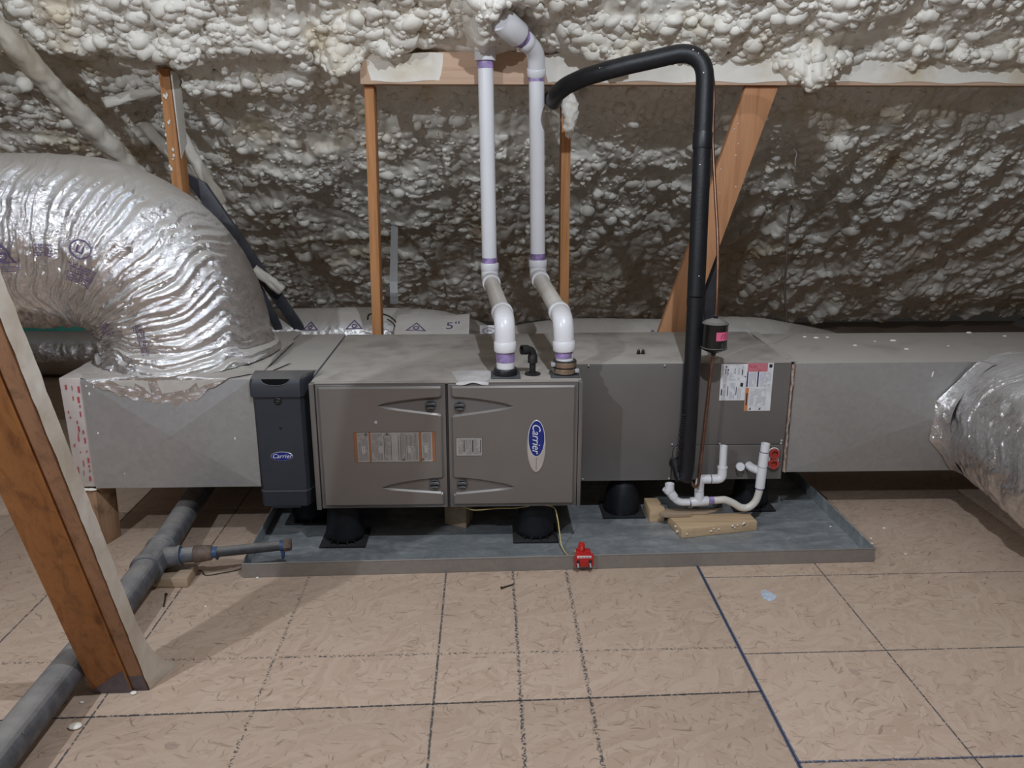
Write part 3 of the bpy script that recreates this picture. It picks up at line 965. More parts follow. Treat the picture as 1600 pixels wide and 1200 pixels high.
# foam-coated truss members at upper left
def foam_member(label, a, b, r, seed, mat='foam_dark', rough=0.42):
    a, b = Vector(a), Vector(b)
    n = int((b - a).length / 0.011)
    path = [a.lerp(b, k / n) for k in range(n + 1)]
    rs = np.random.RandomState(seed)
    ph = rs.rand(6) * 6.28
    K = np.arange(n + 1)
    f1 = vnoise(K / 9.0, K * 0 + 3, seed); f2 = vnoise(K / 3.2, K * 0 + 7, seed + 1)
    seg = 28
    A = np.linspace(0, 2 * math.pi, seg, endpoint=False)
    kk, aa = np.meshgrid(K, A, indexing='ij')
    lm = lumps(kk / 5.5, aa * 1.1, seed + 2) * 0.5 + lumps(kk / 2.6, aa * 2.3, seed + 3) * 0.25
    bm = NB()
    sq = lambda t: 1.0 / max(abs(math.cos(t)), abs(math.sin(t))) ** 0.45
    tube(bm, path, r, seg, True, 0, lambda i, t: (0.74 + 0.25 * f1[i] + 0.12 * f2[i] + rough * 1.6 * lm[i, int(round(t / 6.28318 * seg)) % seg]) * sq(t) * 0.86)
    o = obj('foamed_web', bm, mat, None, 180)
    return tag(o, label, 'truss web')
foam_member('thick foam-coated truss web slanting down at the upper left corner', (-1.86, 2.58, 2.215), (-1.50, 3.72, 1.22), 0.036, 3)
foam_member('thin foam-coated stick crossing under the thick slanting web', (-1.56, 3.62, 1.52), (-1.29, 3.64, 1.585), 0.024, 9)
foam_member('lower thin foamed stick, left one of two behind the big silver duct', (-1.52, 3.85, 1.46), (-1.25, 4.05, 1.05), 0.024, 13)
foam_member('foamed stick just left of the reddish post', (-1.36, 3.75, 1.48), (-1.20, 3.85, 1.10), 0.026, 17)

gp = thing('grey_plank', (-1.05, 3.6, 0.0), 'dark grey strip leaning along the right edge of the big silver duct', 'plank')
bm = NB()
hexa(bm, [(-0.865, 3.66, 0.55), (-0.815, 3.66, 0.55), (-0.815, 3.69, 0.55), (-0.865, 3.69, 0.55)], [(-1.30, 3.62, 1.26), (-1.19, 3.62, 1.20), (-1.19, 3.65, 1.20), (-1.30, 3.65, 1.26)], 0.003)
obj('strip', bm, 'grey_strip', gp)
bm = NB()
hexa(bm, [(-0.955, 3.66, 0.55), (-0.915, 3.66, 0.55), (-0.915, 3.68, 0.55), (-0.955, 3.68, 0.55)], [(-1.06, 3.64, 0.86), (-1.03, 3.64, 0.84), (-1.03, 3.66, 0.84), (-1.06, 3.66, 0.86)], 0.003)
obj('strip', bm, 'grey_strip', gp)
foam_member('foam-smeared stub between the grey strip and the silver duct', (-1.01, 3.60, 0.84), (-0.90, 3.62, 0.74), 0.017, 23, 'foam_dark', 0.9)

# ------------------------------------------------------------------ drain pan
RA = 0.0226
pan = thing('drain_pan', (0.2455, 2.9, 0), 'shallow galvanized drain pan under the furnace and coil', 'pan')
bm = NB()
PX0, PX1, PY0, PY1 = -1.041, 1.041, -0.455, 0.50
e = 0.0016
Rm = Matrix.Translation((0.2355, 2.9035, 0)) @ Matrix.Rotation(RA, 4, 'Z')
def pbox(x0, x1, y0, y1, z0, z1):
    t = bmesh.new(); box(t, x0, x1, y0, y1, z0, z1); merge(bm, t, 0, Rm)
pbox(PX0, PX1, PY0, PY1, 0.001, 0.003)
obj('pan_floor', bm, 'pan', pan)
for nm, q in (('front_rim', (PX0, PX1, PY0 - e, PY0)), ('rear_rim', (PX0, PX1, PY1, PY1 + e)), ('side_rim', (PX0 - e, PX0, PY0 - e, PY1 + e)), ('side_rim', (PX1, PX1 + e, PY0 - e, PY1 + e))):
    bm = NB()
    pbox(*q, 0.001, 0.050)
    x0, x1, y0, y1 = q
    # rolled hem along the top
    a, b = ((x0, (y0 + y1) / 2), (x1, (y0 + y1) / 2)) if x1 - x0 > 0.1 else (((x0 + x1) / 2, y0), ((x0 + x1) / 2, y1))
    t = bmesh.new(); tube(t, [Vector((a[0], a[1], 0.0495)), Vector((b[0], b[1], 0.0495))], 0.0026, 8); merge(bm, t, 0, Rm)
    obj(nm, bm, galv_mat('pan_rim', (0.33, 0.32, 0.31), 0.3, 0.40, 0.75, 0.2) if nm == 'front_rim' else 'pan', pan)
for xa_, xb_ in ((0.93, 1.0408), (PX0, -0.96)):
    bm = NB(); pbox(xa_, xb_, PY0 - 0.0025, PY0 - e, 0.003, 0.046)
    obj('corner_tab', bm, bpy.data.materials['pan_rim'], pan)

# rubber support stands
def stand(x, y, label, z1=0.151, dome=False):
    t = thing('support_stand', (x, y, 0.0035), label, 'stand', 'rubber stands under the furnace and coil')
    bm = NB(); box(bm, x - 0.08, x + 0.08, y - 0.075, y + 0.075, 0.0035, 0.011, 0.002)
    obj('base_plate', bm, 'rubber', t)
    bm = NB()
    if dome:
        prof = [(0.066, 0.0), (0.068, 0.012), (0.066, 0.04), (0.060, 0.075), (0.048, 0.108), (0.030, 0.130), (0.012, 0.1385)]
    else:
        prof = [(0.056, 0.0), (0.064, 0.006), (0.068, 0.02), (0.067, 0.035), (0.061, 0.07), (0.058, 0.11), (0.058, z1 - 0.0112)]
    lathe(bm, prof, (x, y, 0.011), (0, 0, 1), 32)
    obj('foot_body', bm, 'rubber', t, 50)
    for k in range(4):
        bm = NB()
        a = math.radians(-90 + (-36, -14, 14, 36)[k])
        cx, cy = x + 0.064 * math.cos(a), y + 0.064 * math.sin(a)
        ca, sa = math.cos(a), math.sin(a)
        q = [(cx - sa * 0.002, cy + ca * 0.002), (cx + sa * 0.002, cy - ca * 0.002), (cx + ca * 0.008 + sa * 0.002, cy + sa * 0.008 - ca * 0.002), (cx + ca * 0.008 - sa * 0.002, cy + sa * 0.008 + ca * 0.002)]
        hexa(bm, [(p[0], p[1], 0.011) for p in q], [(q[0][0], q[0][1], 0.026), (q[1][0], q[1][1], 0.026), (q[2][0], q[2][1], 0.013), (q[3][0], q[3][1], 0.013)])
        obj('rib', bm, 'rubber', t)
    return t
st1 = stand(-0.510, 2.692, 'black rubber stand under the front left corner of the furnace')
copy_thing(st1, (0.163, 2.708, 0.0035), 'black rubber stand beside the yellow wire at the front right of the furnace')
copy_thing(st1, (-0.672, 2.882, 0.0035), 'black rubber stand in shadow behind the front left furnace stand')
st2 = stand(0.505, 2.900, 'domed black rubber stand under the coil, left of the white drain trap', 0.15, True)
copy_thing(st1, (1.012, 2.945, 0.0035), 'black rubber stand at the right end of the coil cabinet')
copy_thing(st1, (0.20, 3.20, 0.0035), 'black rubber stand in the dark under the rear of the furnace')
copy_thing(st1, (-0.50, 3.20, 0.0035), 'black rubber stand in the dark under the rear left of the furnace')

# ------------------------------------------------------------------ furnace
fu = thing('furnace', (-0.137, 2.99, 0.152), 'wide taupe gas furnace with two doors and a blue oval badge', 'furnace')
FT = 0.598
bm = NB(); box(bm, -0.584, 0.310, 2.632, 3.365, 0.152, FT, 0.003)
obj('cabinet', bm, 'cab', fu)
bm = NB(); box(bm, -0.586, -0.5695, 2.606, 2.634, 0.1525, FT - 0.001, 0.002); obj('corner_flange', bm, 'door', fu)
bm = NB(); box(bm, 0.2985, 0.3115, 2.606, 2.634, 0.1525, FT - 0.001, 0.002); obj('corner_flange', bm, 'door', fu)
bm = NB(); box(bm, -0.5694, 0.2984, 2.609, 2.634, 0.5925, FT + 0.0005, 0.0015); obj('top_flange', bm, 'cab', fu)

def leaf(x_edge, x_tip, zu, zt, zl, n=7):
    """notch outline from the upper edge to the tip and back to the lower edge"""
    up, lo = [], []
    for k in range(n + 1):
        t = k / n
        up.append((x_edge + (x_tip - x_edge) * t, zu + (zt - zu) * (t ** 1.55)))
        lo.append((x_tip + (x_edge - x_tip) * t, zt + (zl - zt) * (t ** 0.85)))
    return up + lo[1:]
def rc(cx, cz, r, a0, n=4):
    return [(cx + r * math.cos(math.radians(a0 + 90 * k / n)), cz + r * math.sin(math.radians(a0 + 90 * k / n))) for k in range(n + 1)]

def knob_part(x, z, par):
    bm = NB()
    lathe(bm, [(0.0175, 0), (0.0175, 0.008), (0.0165, 0.010), (0.015, 0.0105), (0.0145, 0.008)], (x, 2.6085, z), (0, -1, 0), 26)
    k = obj('knob', bm, 'knob', par, 40)
    bm = NB()
    lathe(bm, [(0.0166, 0.0), (0.0166, 0.0088)], (x, 2.6085, z), (0, -1, 0), 24)
    obj('knob_recess', bm, 'black', k, 40)
    bm = NB()
    plate(bm, [(x - 0.0155, z - 0.0015), (x - 0.008, z + 0.0005), (x + 0.008, z + 0.0005), (x + 0.0155, z - 0.0015), (x + 0.0155, z + 0.006), (x + 0.008, z + 0.0095), (x - 0.008, z + 0.0095), (x - 0.0155, z + 0.006)], 2.601, 2.5955, 0.0015)
    obj('knob_grip', bm, 'knob', k, 30)
    bm = NB()
    plate(bm, [(x - 0.011, z - 0.0125), (x + 0.011, z - 0.0125), (x + 0.013, z - 0.0075), (x, z - 0.0055), (x - 0.013, z - 0.0075)], 2.601, 2.5965, 0.0012)
    obj('knob_grip', bm, 'knob', k, 30)
    return k

def door(x0, x1, inner, side):
    """side=+1: latch edge on the right of the door"""
    bm = NB()
    box(bm, x0, x1, 2.608, 2.630, 0.157, 0.5925, 0.0025)
    d = obj('door', bm, 'door', fu)
    xa, xb, za, zb = inner
    L = []
    if side > 0:
        xe = xb
        L += rc(xa + 0.006, za + 0.006, 0.006, 180) + rc(xb - 0.006, za + 0.006, 0.006, 270)
        L += rc(xb - 0.006, 0.207 , 0.006, 0)
        L += leaf(xb - 0.010, -0.360, 0.2125, 0.233, 0.262)[0:0]
        low = leaf(xb - 0.008, -0.360, 0.264, 0.234, 0.216)
        L += low[::-1]
        L += rc(xb - 0.008, 0.273, 0.008, 270) + rc(xb - 0.008, 0.483, 0.008, 0)
        L += leaf(xb - 0.010, -0.364, 0.547, 0.523, 0.493)[::-1]
        L += rc(xb - 0.008, 0.557, 0.008, 270) + rc(xb - 0.006, zb - 0.006, 0.006, 0) + rc(xa + 0.006, zb - 0.006, 0.006, 90)
    else:
        L += rc(xb - 0.006, za + 0.006, 0.006, 270) + rc(xb - 0.006, zb - 0.006, 0.006, 0) + rc(xa + 0.006, zb - 0.006, 0.006, 90)
        L += rc(xa + 0.008, 0.557, 0.008, 180) 
        L += leaf(xa + 0.010, 0.081, 0.547, 0.517, 0.488)
        L += rc(xa + 0.008, 0.478, 0.008, 90) + rc(xa + 0.008, 0.273, 0.008, 180)
        L += leaf(xa + 0.010, 0.086, 0.264, 0.231, 0.212)
        L += rc(xa + 0.006, 0.202, 0.006, 90) + rc(xa + 0.006, za + 0.006, 0.006, 180)
    out = []
    for p in L:
        if not out or (Vector(p) - Vector(out[-1])).length > 0.0008:
            out.append(p)
    bm = NB(); plate(bm, out, 2.6085, 2.5985, 0.0055)
    obj('raised_panel', bm, 'door', d, 25)
    return d

dL = door(-0.566, -0.1415, (-0.557, -0.153, 0.168, 0.587), 1)
dR = door(-0.1335, 0.297, (-0.123, 0.287, 0.168, 0.587), -1)
for x, z in ((-0.190, 0.523), (-0.184, 0.243)): knob_part(x, z, dL)
for x, z in ((-0.096, 0.518), (-0.092, 0.242)): knob_part(x, z, dR)
bm = NB(); box(bm, -0.1414, -0.1336, 2.614, 2.63, 0.157, 0.592); obj('center_gap', bm, 'seam', fu)
bm = NB(); box(bm, -0.5694, -0.5665, 2.612, 2.63, 0.157, 0.592); obj('side_gap', bm, 'seam', fu)
bm = NB(); lathe(bm, [(0.0055, 0), (0.0055, 0.003), (0.003, 0.0045)], (-0.372, 2.5985, 0.466), (0, -1, 0), 16); obj('screw', bm, 'strap', dL)

YF = 2.5985
def lrect(bm, x0, x1, z0, z1, y, mi=0, t=0.0004):
    box(bm, x0, x1, y - t, y, z0, z1, 0, mi)
# rating / safety sheet on the left door
lab = NB(); lrect(lab, -0.446, -0.178, 0.327, 0.432, YF); safety = obj('safety_sheet', lab, 'lab_g', dL, None)
safety['label'] = 'taupe safety label sheet with orange bands'
bm = NB()
for a, b in ((-0.434, -0.402), (-0.388, -0.352), (-0.346, -0.327), (-0.292, -0.276), (-0.268, -0.236), (-0.220, -0.192)):
    lrect(bm, a, b, 0.333, 0.428, YF - 0.0005)
obj('print_block', bm, 'lab_t', safety, None)['kind'] = 'stuff'
for a, b in ((-0.446, -0.4365), (-0.398, -0.3905), (-0.2325, -0.2235), (-0.1885, -0.178)):
    bm = NB(); lrect(bm, a, b, 0.327, 0.432, YF - 0.0005)
    obj('warning_band', bm, 'brown_or', safety, None)
bm = NB()
for a in (-0.4165, -0.359, -0.266, -0.210):
    lrect(bm, a - 0.005, a + 0.005, 0.360, 0.383, YF - 0.0008)
obj('pictogram_box', bm, 'lab_p', safety, None)['kind'] = 'stuff'
bm = NB()
for a in (-0.4165, -0.359, -0.266, -0.210):
    for dz in (-0.006, 0.0, 0.006):
        disc_y(bm, a, 0.3715 + dz, 0.0018, 0.0018, YF - 0.0008, YF - 0.0012, 8, 0.0002)
for a, z in ((-0.406, 0.425), (-0.337, 0.425), (-0.285, 0.335), (-0.221, 0.335)):
    for k in range(3):
        an = math.radians(90 + 120 * k)
        disc_y(bm, a + 0.003 * math.cos(an), z + 0.003 * math.sin(an), 0.0022, 0.0022, YF - 0.0008, YF - 0.0012, 8, 0.0002)
for a in (-0.3475, -0.3245, -0.3005, -0.294, -0.272):
    lrect(bm, a - 0.0006, a + 0.0006, 0.333, 0.42, YF - 0.0007)
obj('print_marks', bm, 'ink', safety, None)['kind'] = 'stuff'
bm = NB()
x0, x1, z0, z1 = -0.4465, -0.1775, 0.3265, 0.4325
for q in ((x0, x1, z0, z0 + 0.0008), (x0, x1, z1 - 0.0008, z1), (x0, x0 + 0.0008, z0, z1), (x1 - 0.0008, x1, z0, z1)):
    lrect(bm, *q, YF - 0.0004)
obj('sheet_border', bm, 'seam', safety, None)['kind'] = 'stuff'
# small plate on the right door
lab = NB(); lrect(lab, -0.109, -0.022, 0.346, 0.410, YF); sm = obj('notice_plate', lab, 'lab_g', dR, None)
bm = NB()
for a, b in ((-0.103, -0.084), (-0.080, -0.056), (-0.052, -0.028)): lrect(bm, a, b, 0.352, 0.405, YF - 0.0005)
obj('print_block', bm, 'lab_t', sm, None)['kind'] = 'stuff'
bm = NB()
for q in ((-0.109, -0.022, 0.346, 0.3468), (-0.109, -0.022, 0.4092, 0.41), (-0.109, -0.1082, 0.346, 0.41), (-0.0228, -0.022, 0.346, 0.41)): lrect(bm, *q, YF - 0.0004)
for a in (-0.082, -0.054, -0.0275): lrect(bm, a - 0.0012, a + 0.0012, 0.36, 0.402, YF - 0.0007)
obj('print_marks', bm, 'seam', sm, None)['kind'] = 'stuff'
# badge: silver oval with the blue oval in its upper two thirds
bm = NB(); disc_y(bm, 0.1585, 0.378, 0.0315, 0.0925, YF, YF - 0.004, 48, 0.002); bd = obj('badge', bm, 'silver', dR, 30)
bm = NB(); disc_y(bm, 0.1585, 0.406, 0.0282, 0.0640, YF - 0.004, YF - 0.0046, 48, 0.0003); obj('badge_ring', bm, 'white', bd, 30)
bm = NB(); disc_y(bm, 0.1585, 0.406, 0.0262, 0.0618, YF - 0.0046, YF - 0.0052, 48, 0.0003); obj('badge_oval', bm, 'blue', bd, 30)
obj('badge_lettering', front_text('Carrier', 0.039, 0.1570, YF - 0.0058, 0.407, 90, 0.30, 0.0005, 0.88), 'white', bd, None)
obj('badge_lettering', front_text('turn to the experts', 0.0055, 0.1590, YF - 0.0044, 0.316, 90, 0.0, 0.0003), 'cab', bd, None)

# clutter that belongs to the furnace top
def top_tape(name, pts, z, m, par, t=0.0012):
    bm = NB()
    hexa(bm, [(x, y, z) for x, y in pts], [(x, y, z + t) for x, y in pts])
    return obj(name, bm, m, par, None)
top_tape('foil_tape', [(0.262, 2.70), (0.309, 2.66), (0.309, 3.36), (0.245, 3.36)], FT, 'tape', fu)
top_tape('foil_tape', [(-0.583, 2.66), (-0.555, 2.64), (-0.50, 2.76), (-0.545, 2.77)], FT, 'tape', fu)
# dried caulk wiped over the front edge between the doors
def fn(u, v):
    x = -0.105 + u * 0.105
    yy = 2.76 - v * 0.16
    z = FT + 0.003 + 0.004 * fbm(x / 0.03, yy / 0.03, 8, 3) * np.sin(np.pi * u)
    dn = np.clip((2.606 - yy) / 0.012, 0, 1)
    z = z - dn * (0.014 + 0.006 * np.sin(u * 9))
    y = np.maximum(yy, 2.6045 - 0.004 * np.sin(np.pi * u))
    return np.stack([x + 0.02 * (1 - v) * (u - 0.5) * 3, y, z - 0.004 * (1 - np.sin(np.pi * u)) - 0.003 * (v < 0.05)], -1)
V, F = blob_grid(40, 50, fn)
np_mesh('caulk_smear', V, F, 'smear', fu)

def gasket(x, y, par):
    bm = NB(); box(bm, x - 0.049, x + 0.049, y - 0.045, y + 0.045, FT, FT + 0.006, 0.002); obj('flange_plate', bm, 'knob', par)
gasket(0.058, 2.690, fu); gasket(0.258, 2.694, fu)
bm = NB(); lathe(bm, [(0.040, 0), (0.040, 0.018), (0.037, 0.022), (0.031, 0.022)], (0.058, 2.690, FT + 0.006), (0, 0, 1), 28); obj('flue_grommet', bm, 'black', fu, 40)

# ------------------------------------------------------------------ filter cabinet
fc = thing('filter_cabinet', (-0.70, 3.0, 0.165), 'dark slate filter cabinet door at the left end of the furnace', 'filter cabinet')
bm = NB(); box(bm, -0.776, -0.589, 2.70, 3.365, 0.21, 0.600, 0.002); obj('body', bm, 'galv', fc)
def section(bm, rows):
    """rows of (z, x_left, x_right, y_front, chamfer) from the bottom to the top"""
    yb = 2.70
    R = []
    for z, xl, xr, yf, ch in rows:
        R.append([bm.verts.new(p) for p in ((xl - 0.004, yb, z), (xl, yf + ch, z), (xl + ch * 0.8, yf, z), (xr - ch * 0.8, yf, z), (xr, yf + ch, z), (xr + 0.022, yb, z))])
    for a, b in zip(R, R[1:]):
        for k in range(6):
            j = (k + 1) % 6
            bm.faces.new([a[k], a[j], b[j], b[k]])
    bm.faces.new(R[0]); bm.faces.new(R[-1])
bm = NB(); section(bm, [(0.213, -0.774, -0.612, 2.632, 0.012), (0.505, -0.778, -0.613, 2.632, 0.012), (0.548, -0.780, -0.613, 2.632, 0.012)])
fp = obj('front_cover', bm, 'slate', fc, 30)
bm = NB(); section(bm, [(0.157, -0.776, -0.618, 2.634, 0.010), (0.2125, -0.776, -0.612, 2.627, 0.012)]); obj('base_cover', bm, 'slate', fc, 30)
bm = NB(); section(bm, [(0.2125, -0.776, -0.611, 2.625, 0.012), (0.2155, -0.776, -0.611, 2.625, 0.012)]); obj('grey_line', bm, 'knob', fc, 30)
bm = NB(); box(bm, -0.745, -0.645, 2.630, 2.66, 0.1515, 0.1575); obj('foot_tab', bm, 'slate_dark', fc)
# upper cap; the grip scoop is a flat face painted black as shade
bm = NB(); section(bm, [(0.548, -0.784, -0.611, 2.624, 0.010), (0.592, -0.784, -0.611, 2.624, 0.010), (0.607, -0.783, -0.608, 2.632, 0.014), (0.618, -0.779, -0.600, 2.658, 0.016), (0.620, -0.777, -0.596, 2.690, 0.005)])
cap = obj('top_cap', bm, 'slate', fc, 30)
bm = NB()
arc = []
for k in range(21):
    a = math.pi * (1 + k / 20)
    arc.append((-0.698 + 0.047 * math.cos(a), 0.6085 + 0.021 * math.sin(a)))
def cap_y(z): return 2.6235 if z < 0.592 else (2.6235 + (z - 0.592) / 0.015 * 0.008)
v = [bm.verts.new((x, cap_y(z) - 0.0012, z)) for x, z in arc]
w = [bm.verts.new((x, cap_y(z) + 0.004, z)) for x, z in arc]
bm.faces.new(v)
obj('grip_recess_shade', bm, 'grip', cap, None)
bm = NB(); tube(bm, [Vector((x, cap_y(z) - 0.0004, z)) for x, z in arc], 0.0016, 8); obj('grip_lip', bm, 'knob', cap)
bm = NB(); lathe(bm, [(0.012, 0), (0.012, 0.004), (0.009, 0.006), (0.008, 0.004)], (-0.695, 2.632, 0.533), (0, -1, 0), 22); kb = obj('latch_knob', bm, 'black', fc, 30)
bm = NB(); box(bm, -0.701, -0.689, 2.6265, 2.628, 0.5315, 0.5345); obj('knob_slot', bm, 'knob', kb)
bm = NB(); lathe(bm, [(0.005, 0), (0.005, 0.002), (0.003, 0.003)], (-0.693, 2.632, 0.440), (0, -1, 0), 14); obj('screw', bm, 'black', fc)
bm = NB(); disc_y(bm, -0.696, 0.339, 0.0372, 0.0162, 2.632, 2.6305, 40, 0.0006); bg_ = obj('badge', bm, 'silver', fc, 30)
bm = NB(); disc_y(bm, -0.696, 0.339, 0.0355, 0.0148, 2.6305, 2.6298, 40, 0.0003); obj('badge_oval', bm, 'blue', bg_, 30)
obj('badge_lettering', front_text('Carrier', 0.0215, -0.696, 2.6293, 0.3395, 0, 0.30, 0.0004), 'white', bg_, None)

# ------------------------------------------------------------------ return plenum (left)
def brake_front(bm, x0, x1, z0, z1, y, d):
    c = bm.verts.new(((x0 + x1) / 2, y - d, (z0 + z1) / 2))
    q = [bm.verts.new(p) for p in ((x0, y, z0), (x1, y, z0), (x1, y, z1), (x0, y, z1))]
    for i in range(4):
        bm.faces.new([q[i], q[(i + 1) % 4], c])
rp = thing('return_plenum', (-1.06, 3.02, 0.224), 'grey sheet metal return box under the big silver duct', 'duct box')
bm = NB(); box(bm, -1.335, -0.778, 2.646, 3.40, 0.224, 0.606, 0.0015); obj('sheet_metal_box', bm, 'galv', rp)
bm = NB(); brake_front(bm, -1.334, -0.779, 0.2255, 0.6045, 2.6455, 0.020); obj('braked_front', bm, 'galv', rp, None)
# foil-faced board closing the left end, printed red
bm = NB(); hexa(bm, [(-1.402, 2.655, 0.226), (-1.337, 2.655, 0.226), (-1.337, 3.39, 0.226), (-1.402, 3.39, 0.226)], [(-1.408, 2.652, 0.612), (-1.337, 2.652, 0.612), (-1.337, 3.39, 0.612), (-1.408, 3.39, 0.612)], 0.004)
ec = obj('end_board', bm, 'endcap', rp); ec['label'] = 'pale foil-faced end board with red printing'
bm = NB(); rs = random.Random(3)
for col, ww in ((-1.392, 0.006), (-1.370, 0.004), (-1.352, 0.006)):
    z = 0.25
    while z < 0.59:
        ln = rs.uniform(0.004, 0.022)
        if rs.random() < 0.62:
            x = col + rs.uniform(-0.003, 0.003)
            box(bm, x, x + ww * rs.uniform(0.3, 1), 2.6500, 2.6512, z, z + ln)
        z += ln + rs.uniform(0.002, 0.016)
obj('red_printing', bm, 'redink', ec, None)['kind'] = 'stuff'
top_tape('foil_tape', [(-0.80, 2.66), (-0.77, 2.66), (-0.70, 2.86), (-0.73, 2.88)], 0.606, 'tape', rp, 0.002)
top_tape('foil_tape', [(-0.86, 3.12), (-0.83, 3.12), (-0.79, 2.90), (-0.82, 2.88)], 0.606, 'tape', rp, 0.002)
bm = NB(); rs = random.Random(12)
for x, z, l in ((-1.316, 0.583, .006), (-1.292, 0.579, .01), (-1.31, 0.553, .012), (-1.02, 0.50, .03), (-1.19, 0.445, .02), (-0.85, 0.395, .01), (-1.23, 0.275, .014), (-1.30, 0.42, .006)):
    lathe(bm, [(0.0015, 0), (0.003, l * 0.3), (0.002, l)], (x, 2.642, z), (0, 0, 1), 8)
obj('foam_drips', bm, 'foam', rp, 180)['kind'] = 'stuff'

# foil skirt sealing the flexible duct to the box
def fn(u, v):
    th = u * 2 * math.pi
    r = 0.285 + 0.10 * v
    x = -1.085 + np.cos(th) * (r + 0.02 * v); y = 2.965 + np.sin(th) * (r + 0.01)
    z = 0.6085 + 0.020 * (1 - v) ** 2 + (1 - v * 0.6) * 0.012 * fbm(th * 9, v * 3, 5, 3)
    over = np.clip(2.640 - y, 0, 1)
    y2 = np.maximum(y, 2.6385 - 0.003 * fbm(th * 20, v, 8, 2))
    z2 = z - over * (0.85 + 0.9 * fbm(th * 14, v * 0, 9, 2))
    x = np.clip(x, -1.40, -0.76)
    return np.stack([x, y2, z2], -1)
V, F = blob_grid(260, 26, fn)
np_mesh('foil_skirt', V, F, 'foil', rp)
bm = NB()
for q in ([(-1.17, 2.6365, 0.605), (-1.115, 2.6365, 0.606), (-1.105, 2.636, 0.556), (-1.125, 2.636, 0.580)],
          [(-1.085, 2.636, 0.606), (-0.945, 2.636, 0.606), (-0.985, 2.635, 0.574), (-1.07, 2.635, 0.560)],
          [(-0.96, 2.6365, 0.606), (-0.86, 2.6365, 0.607), (-0.93, 2.6362, 0.588), (-0.95, 2.6362, 0.578)],
          [(-1.23, 2.6365, 0.606), (-1.15, 2.6365, 0.606), (-1.16, 2.636, 0.585), (-1.20, 2.636, 0.588)]):
    hexa(bm, [(x, y, z) for x, y, z in q], [(x, y - 0.0012, z) for x, y, z in q])
obj('foil_tape_flap', bm, 'tape', rp, None)

# ------------------------------------------------------------------ coil cabinet
cc = thing('coil_cabinet', (0.70, 3.1, 0.150), 'plain taupe coil cabinet with white labels, right of the furnace', 'coil cabinet')
bm = NB(); box(bm, 0.3125, 1.089, 2.842, 3.378, 0.150, 0.598, 0.0025); obj('cabinet', bm, 'coil', cc)
bm = NB()
ol = [(0.676, 0.1515), (1.086, 0.1515), (1.086, 0.286), (0.700, 0.286)] + [(0.700 - 0.022 * math.sin(a), 0.264 + 0.022 * math.cos(a)) for a in (0.4, 0.8, 1.2, 1.57)]
plate(bm, ol, 2.843, 2.8395, 0.001); ap = obj('access_panel', bm, 'coil', cc, 25)
bm = NB()
gp_ = [(1.086, 0.2875), (0.700, 0.2875)] + [(0.700 - 0.0235 * math.sin(a), 0.264 + 0.0235 * math.cos(a)) for a in (0.4, 0.8, 1.2, 1.57)] + [(0.6765, 0.152)]
tube(bm, [Vector((x, 2.8415, z)) for x, z in gp_], 0.0018, 6); obj('panel_seam', bm, 'seam', cc)
for x, z in ((0.357, 0.593), (0.346, 0.160), (0.672, 0.292), (0.848, 0.293), (1.076, 0.303), (1.075, 0.292), (0.667, 0.158), (0.63, 0.591)):
    bm = NB(); lathe(bm, [(0.004, 0), (0.004, 0.003), (0.0025, 0.005)], (x, 2.8395, z), (0, -1, 0), 10); obj('screw', bm, 'strap', cc)
YC = 2.842
def lab_obj(name, rects, y, m, par):
    bm = NB()
    for r in rects: lrect(bm, *r, y)
    o = obj(name, bm, m, par, None)
    if len(rects) > 1: o['kind'] = 'stuff'
    return o
la = lab_obj('label', [(0.835, 0.932, 0.529, 0.594)], YC, 'white', cc)
lab_obj('print_block', [(0.840, 0.846, 0.533, 0.59), (0.849, 0.856, 0.533, 0.575), (0.862, 0.892, 0.533, 0.562), (0.895, 0.905, 0.533, 0.58), (0.910, 0.918, 0.545, 0.588)], YC - 0.0005, 'lab_w', la)
lab_obj('print_marks', [(0.8505, 0.853, 0.558, 0.578), (0.859, 0.861, 0.552, 0.567), (0.911, 0.914, 0.552, 0.575), (0.922, 0.926, 0.545, 0.549), (0.884, 0.886, 0.56, 0.578), (0.850, 0.856, 0.582, 0.586), (0.858, 0.863, 0.570, 0.575)], YC - 0.0008, 'ink', la)
lb = lab_obj('label', [(0.835, 0.928, 0.458, 0.5285)], YC, 'white', cc)
lab_obj('print_block', [(0.847, 0.856, 0.462, 0.520), (0.868, 0.890, 0.462, 0.525), (0.898, 0.912, 0.462, 0.505)], YC - 0.0005, 'lab_w', lb)
lab_obj('print_marks', [(0.839, 0.843, 0.478, 0.500), (0.862, 0.8645, 0.475, 0.512), (0.893, 0.8955, 0.478, 0.508), (0.908, 0.918, 0.510, 0.524)], YC - 0.0008, 'ink', lb)
lc = lab_obj('label', [(0.929, 1.024, 0.418, 0.597)], YC - 0.0002, 'white', cc)
lab_obj('red_block', [(0.930, 1.003, 0.565, 0.597)], YC - 0.0006, 'lab_red', lc)
lab_obj('blue_strip', [(0.930, 0.9345, 0.508, 0.5645)], YC - 0.0006, 'navy', lc)
lab_obj('blue_strip', [(0.968, 0.973, 0.508, 0.5645)], YC - 0.0006, 'navy', lc)
lab_obj('print_block', [(0.938, 0.964, 0.510, 0.562), (0.977, 1.016, 0.510, 0.562), (0.945, 1.005, 0.437, 0.502)], YC - 0.0006, 'lab_w', lc)
lab_obj('orange_strip', [(0.9295, 0.9405, 0.4185, 0.5045)], YC - 0.0006, 'orange', lc)
bm = NB()
lrect(bm, 0.9325, 0.9365, 0.440, 0.485, YC - 0.0010)
lrect(bm, 1.008, 1.019, 0.580, 0.592, YC - 0.0010)
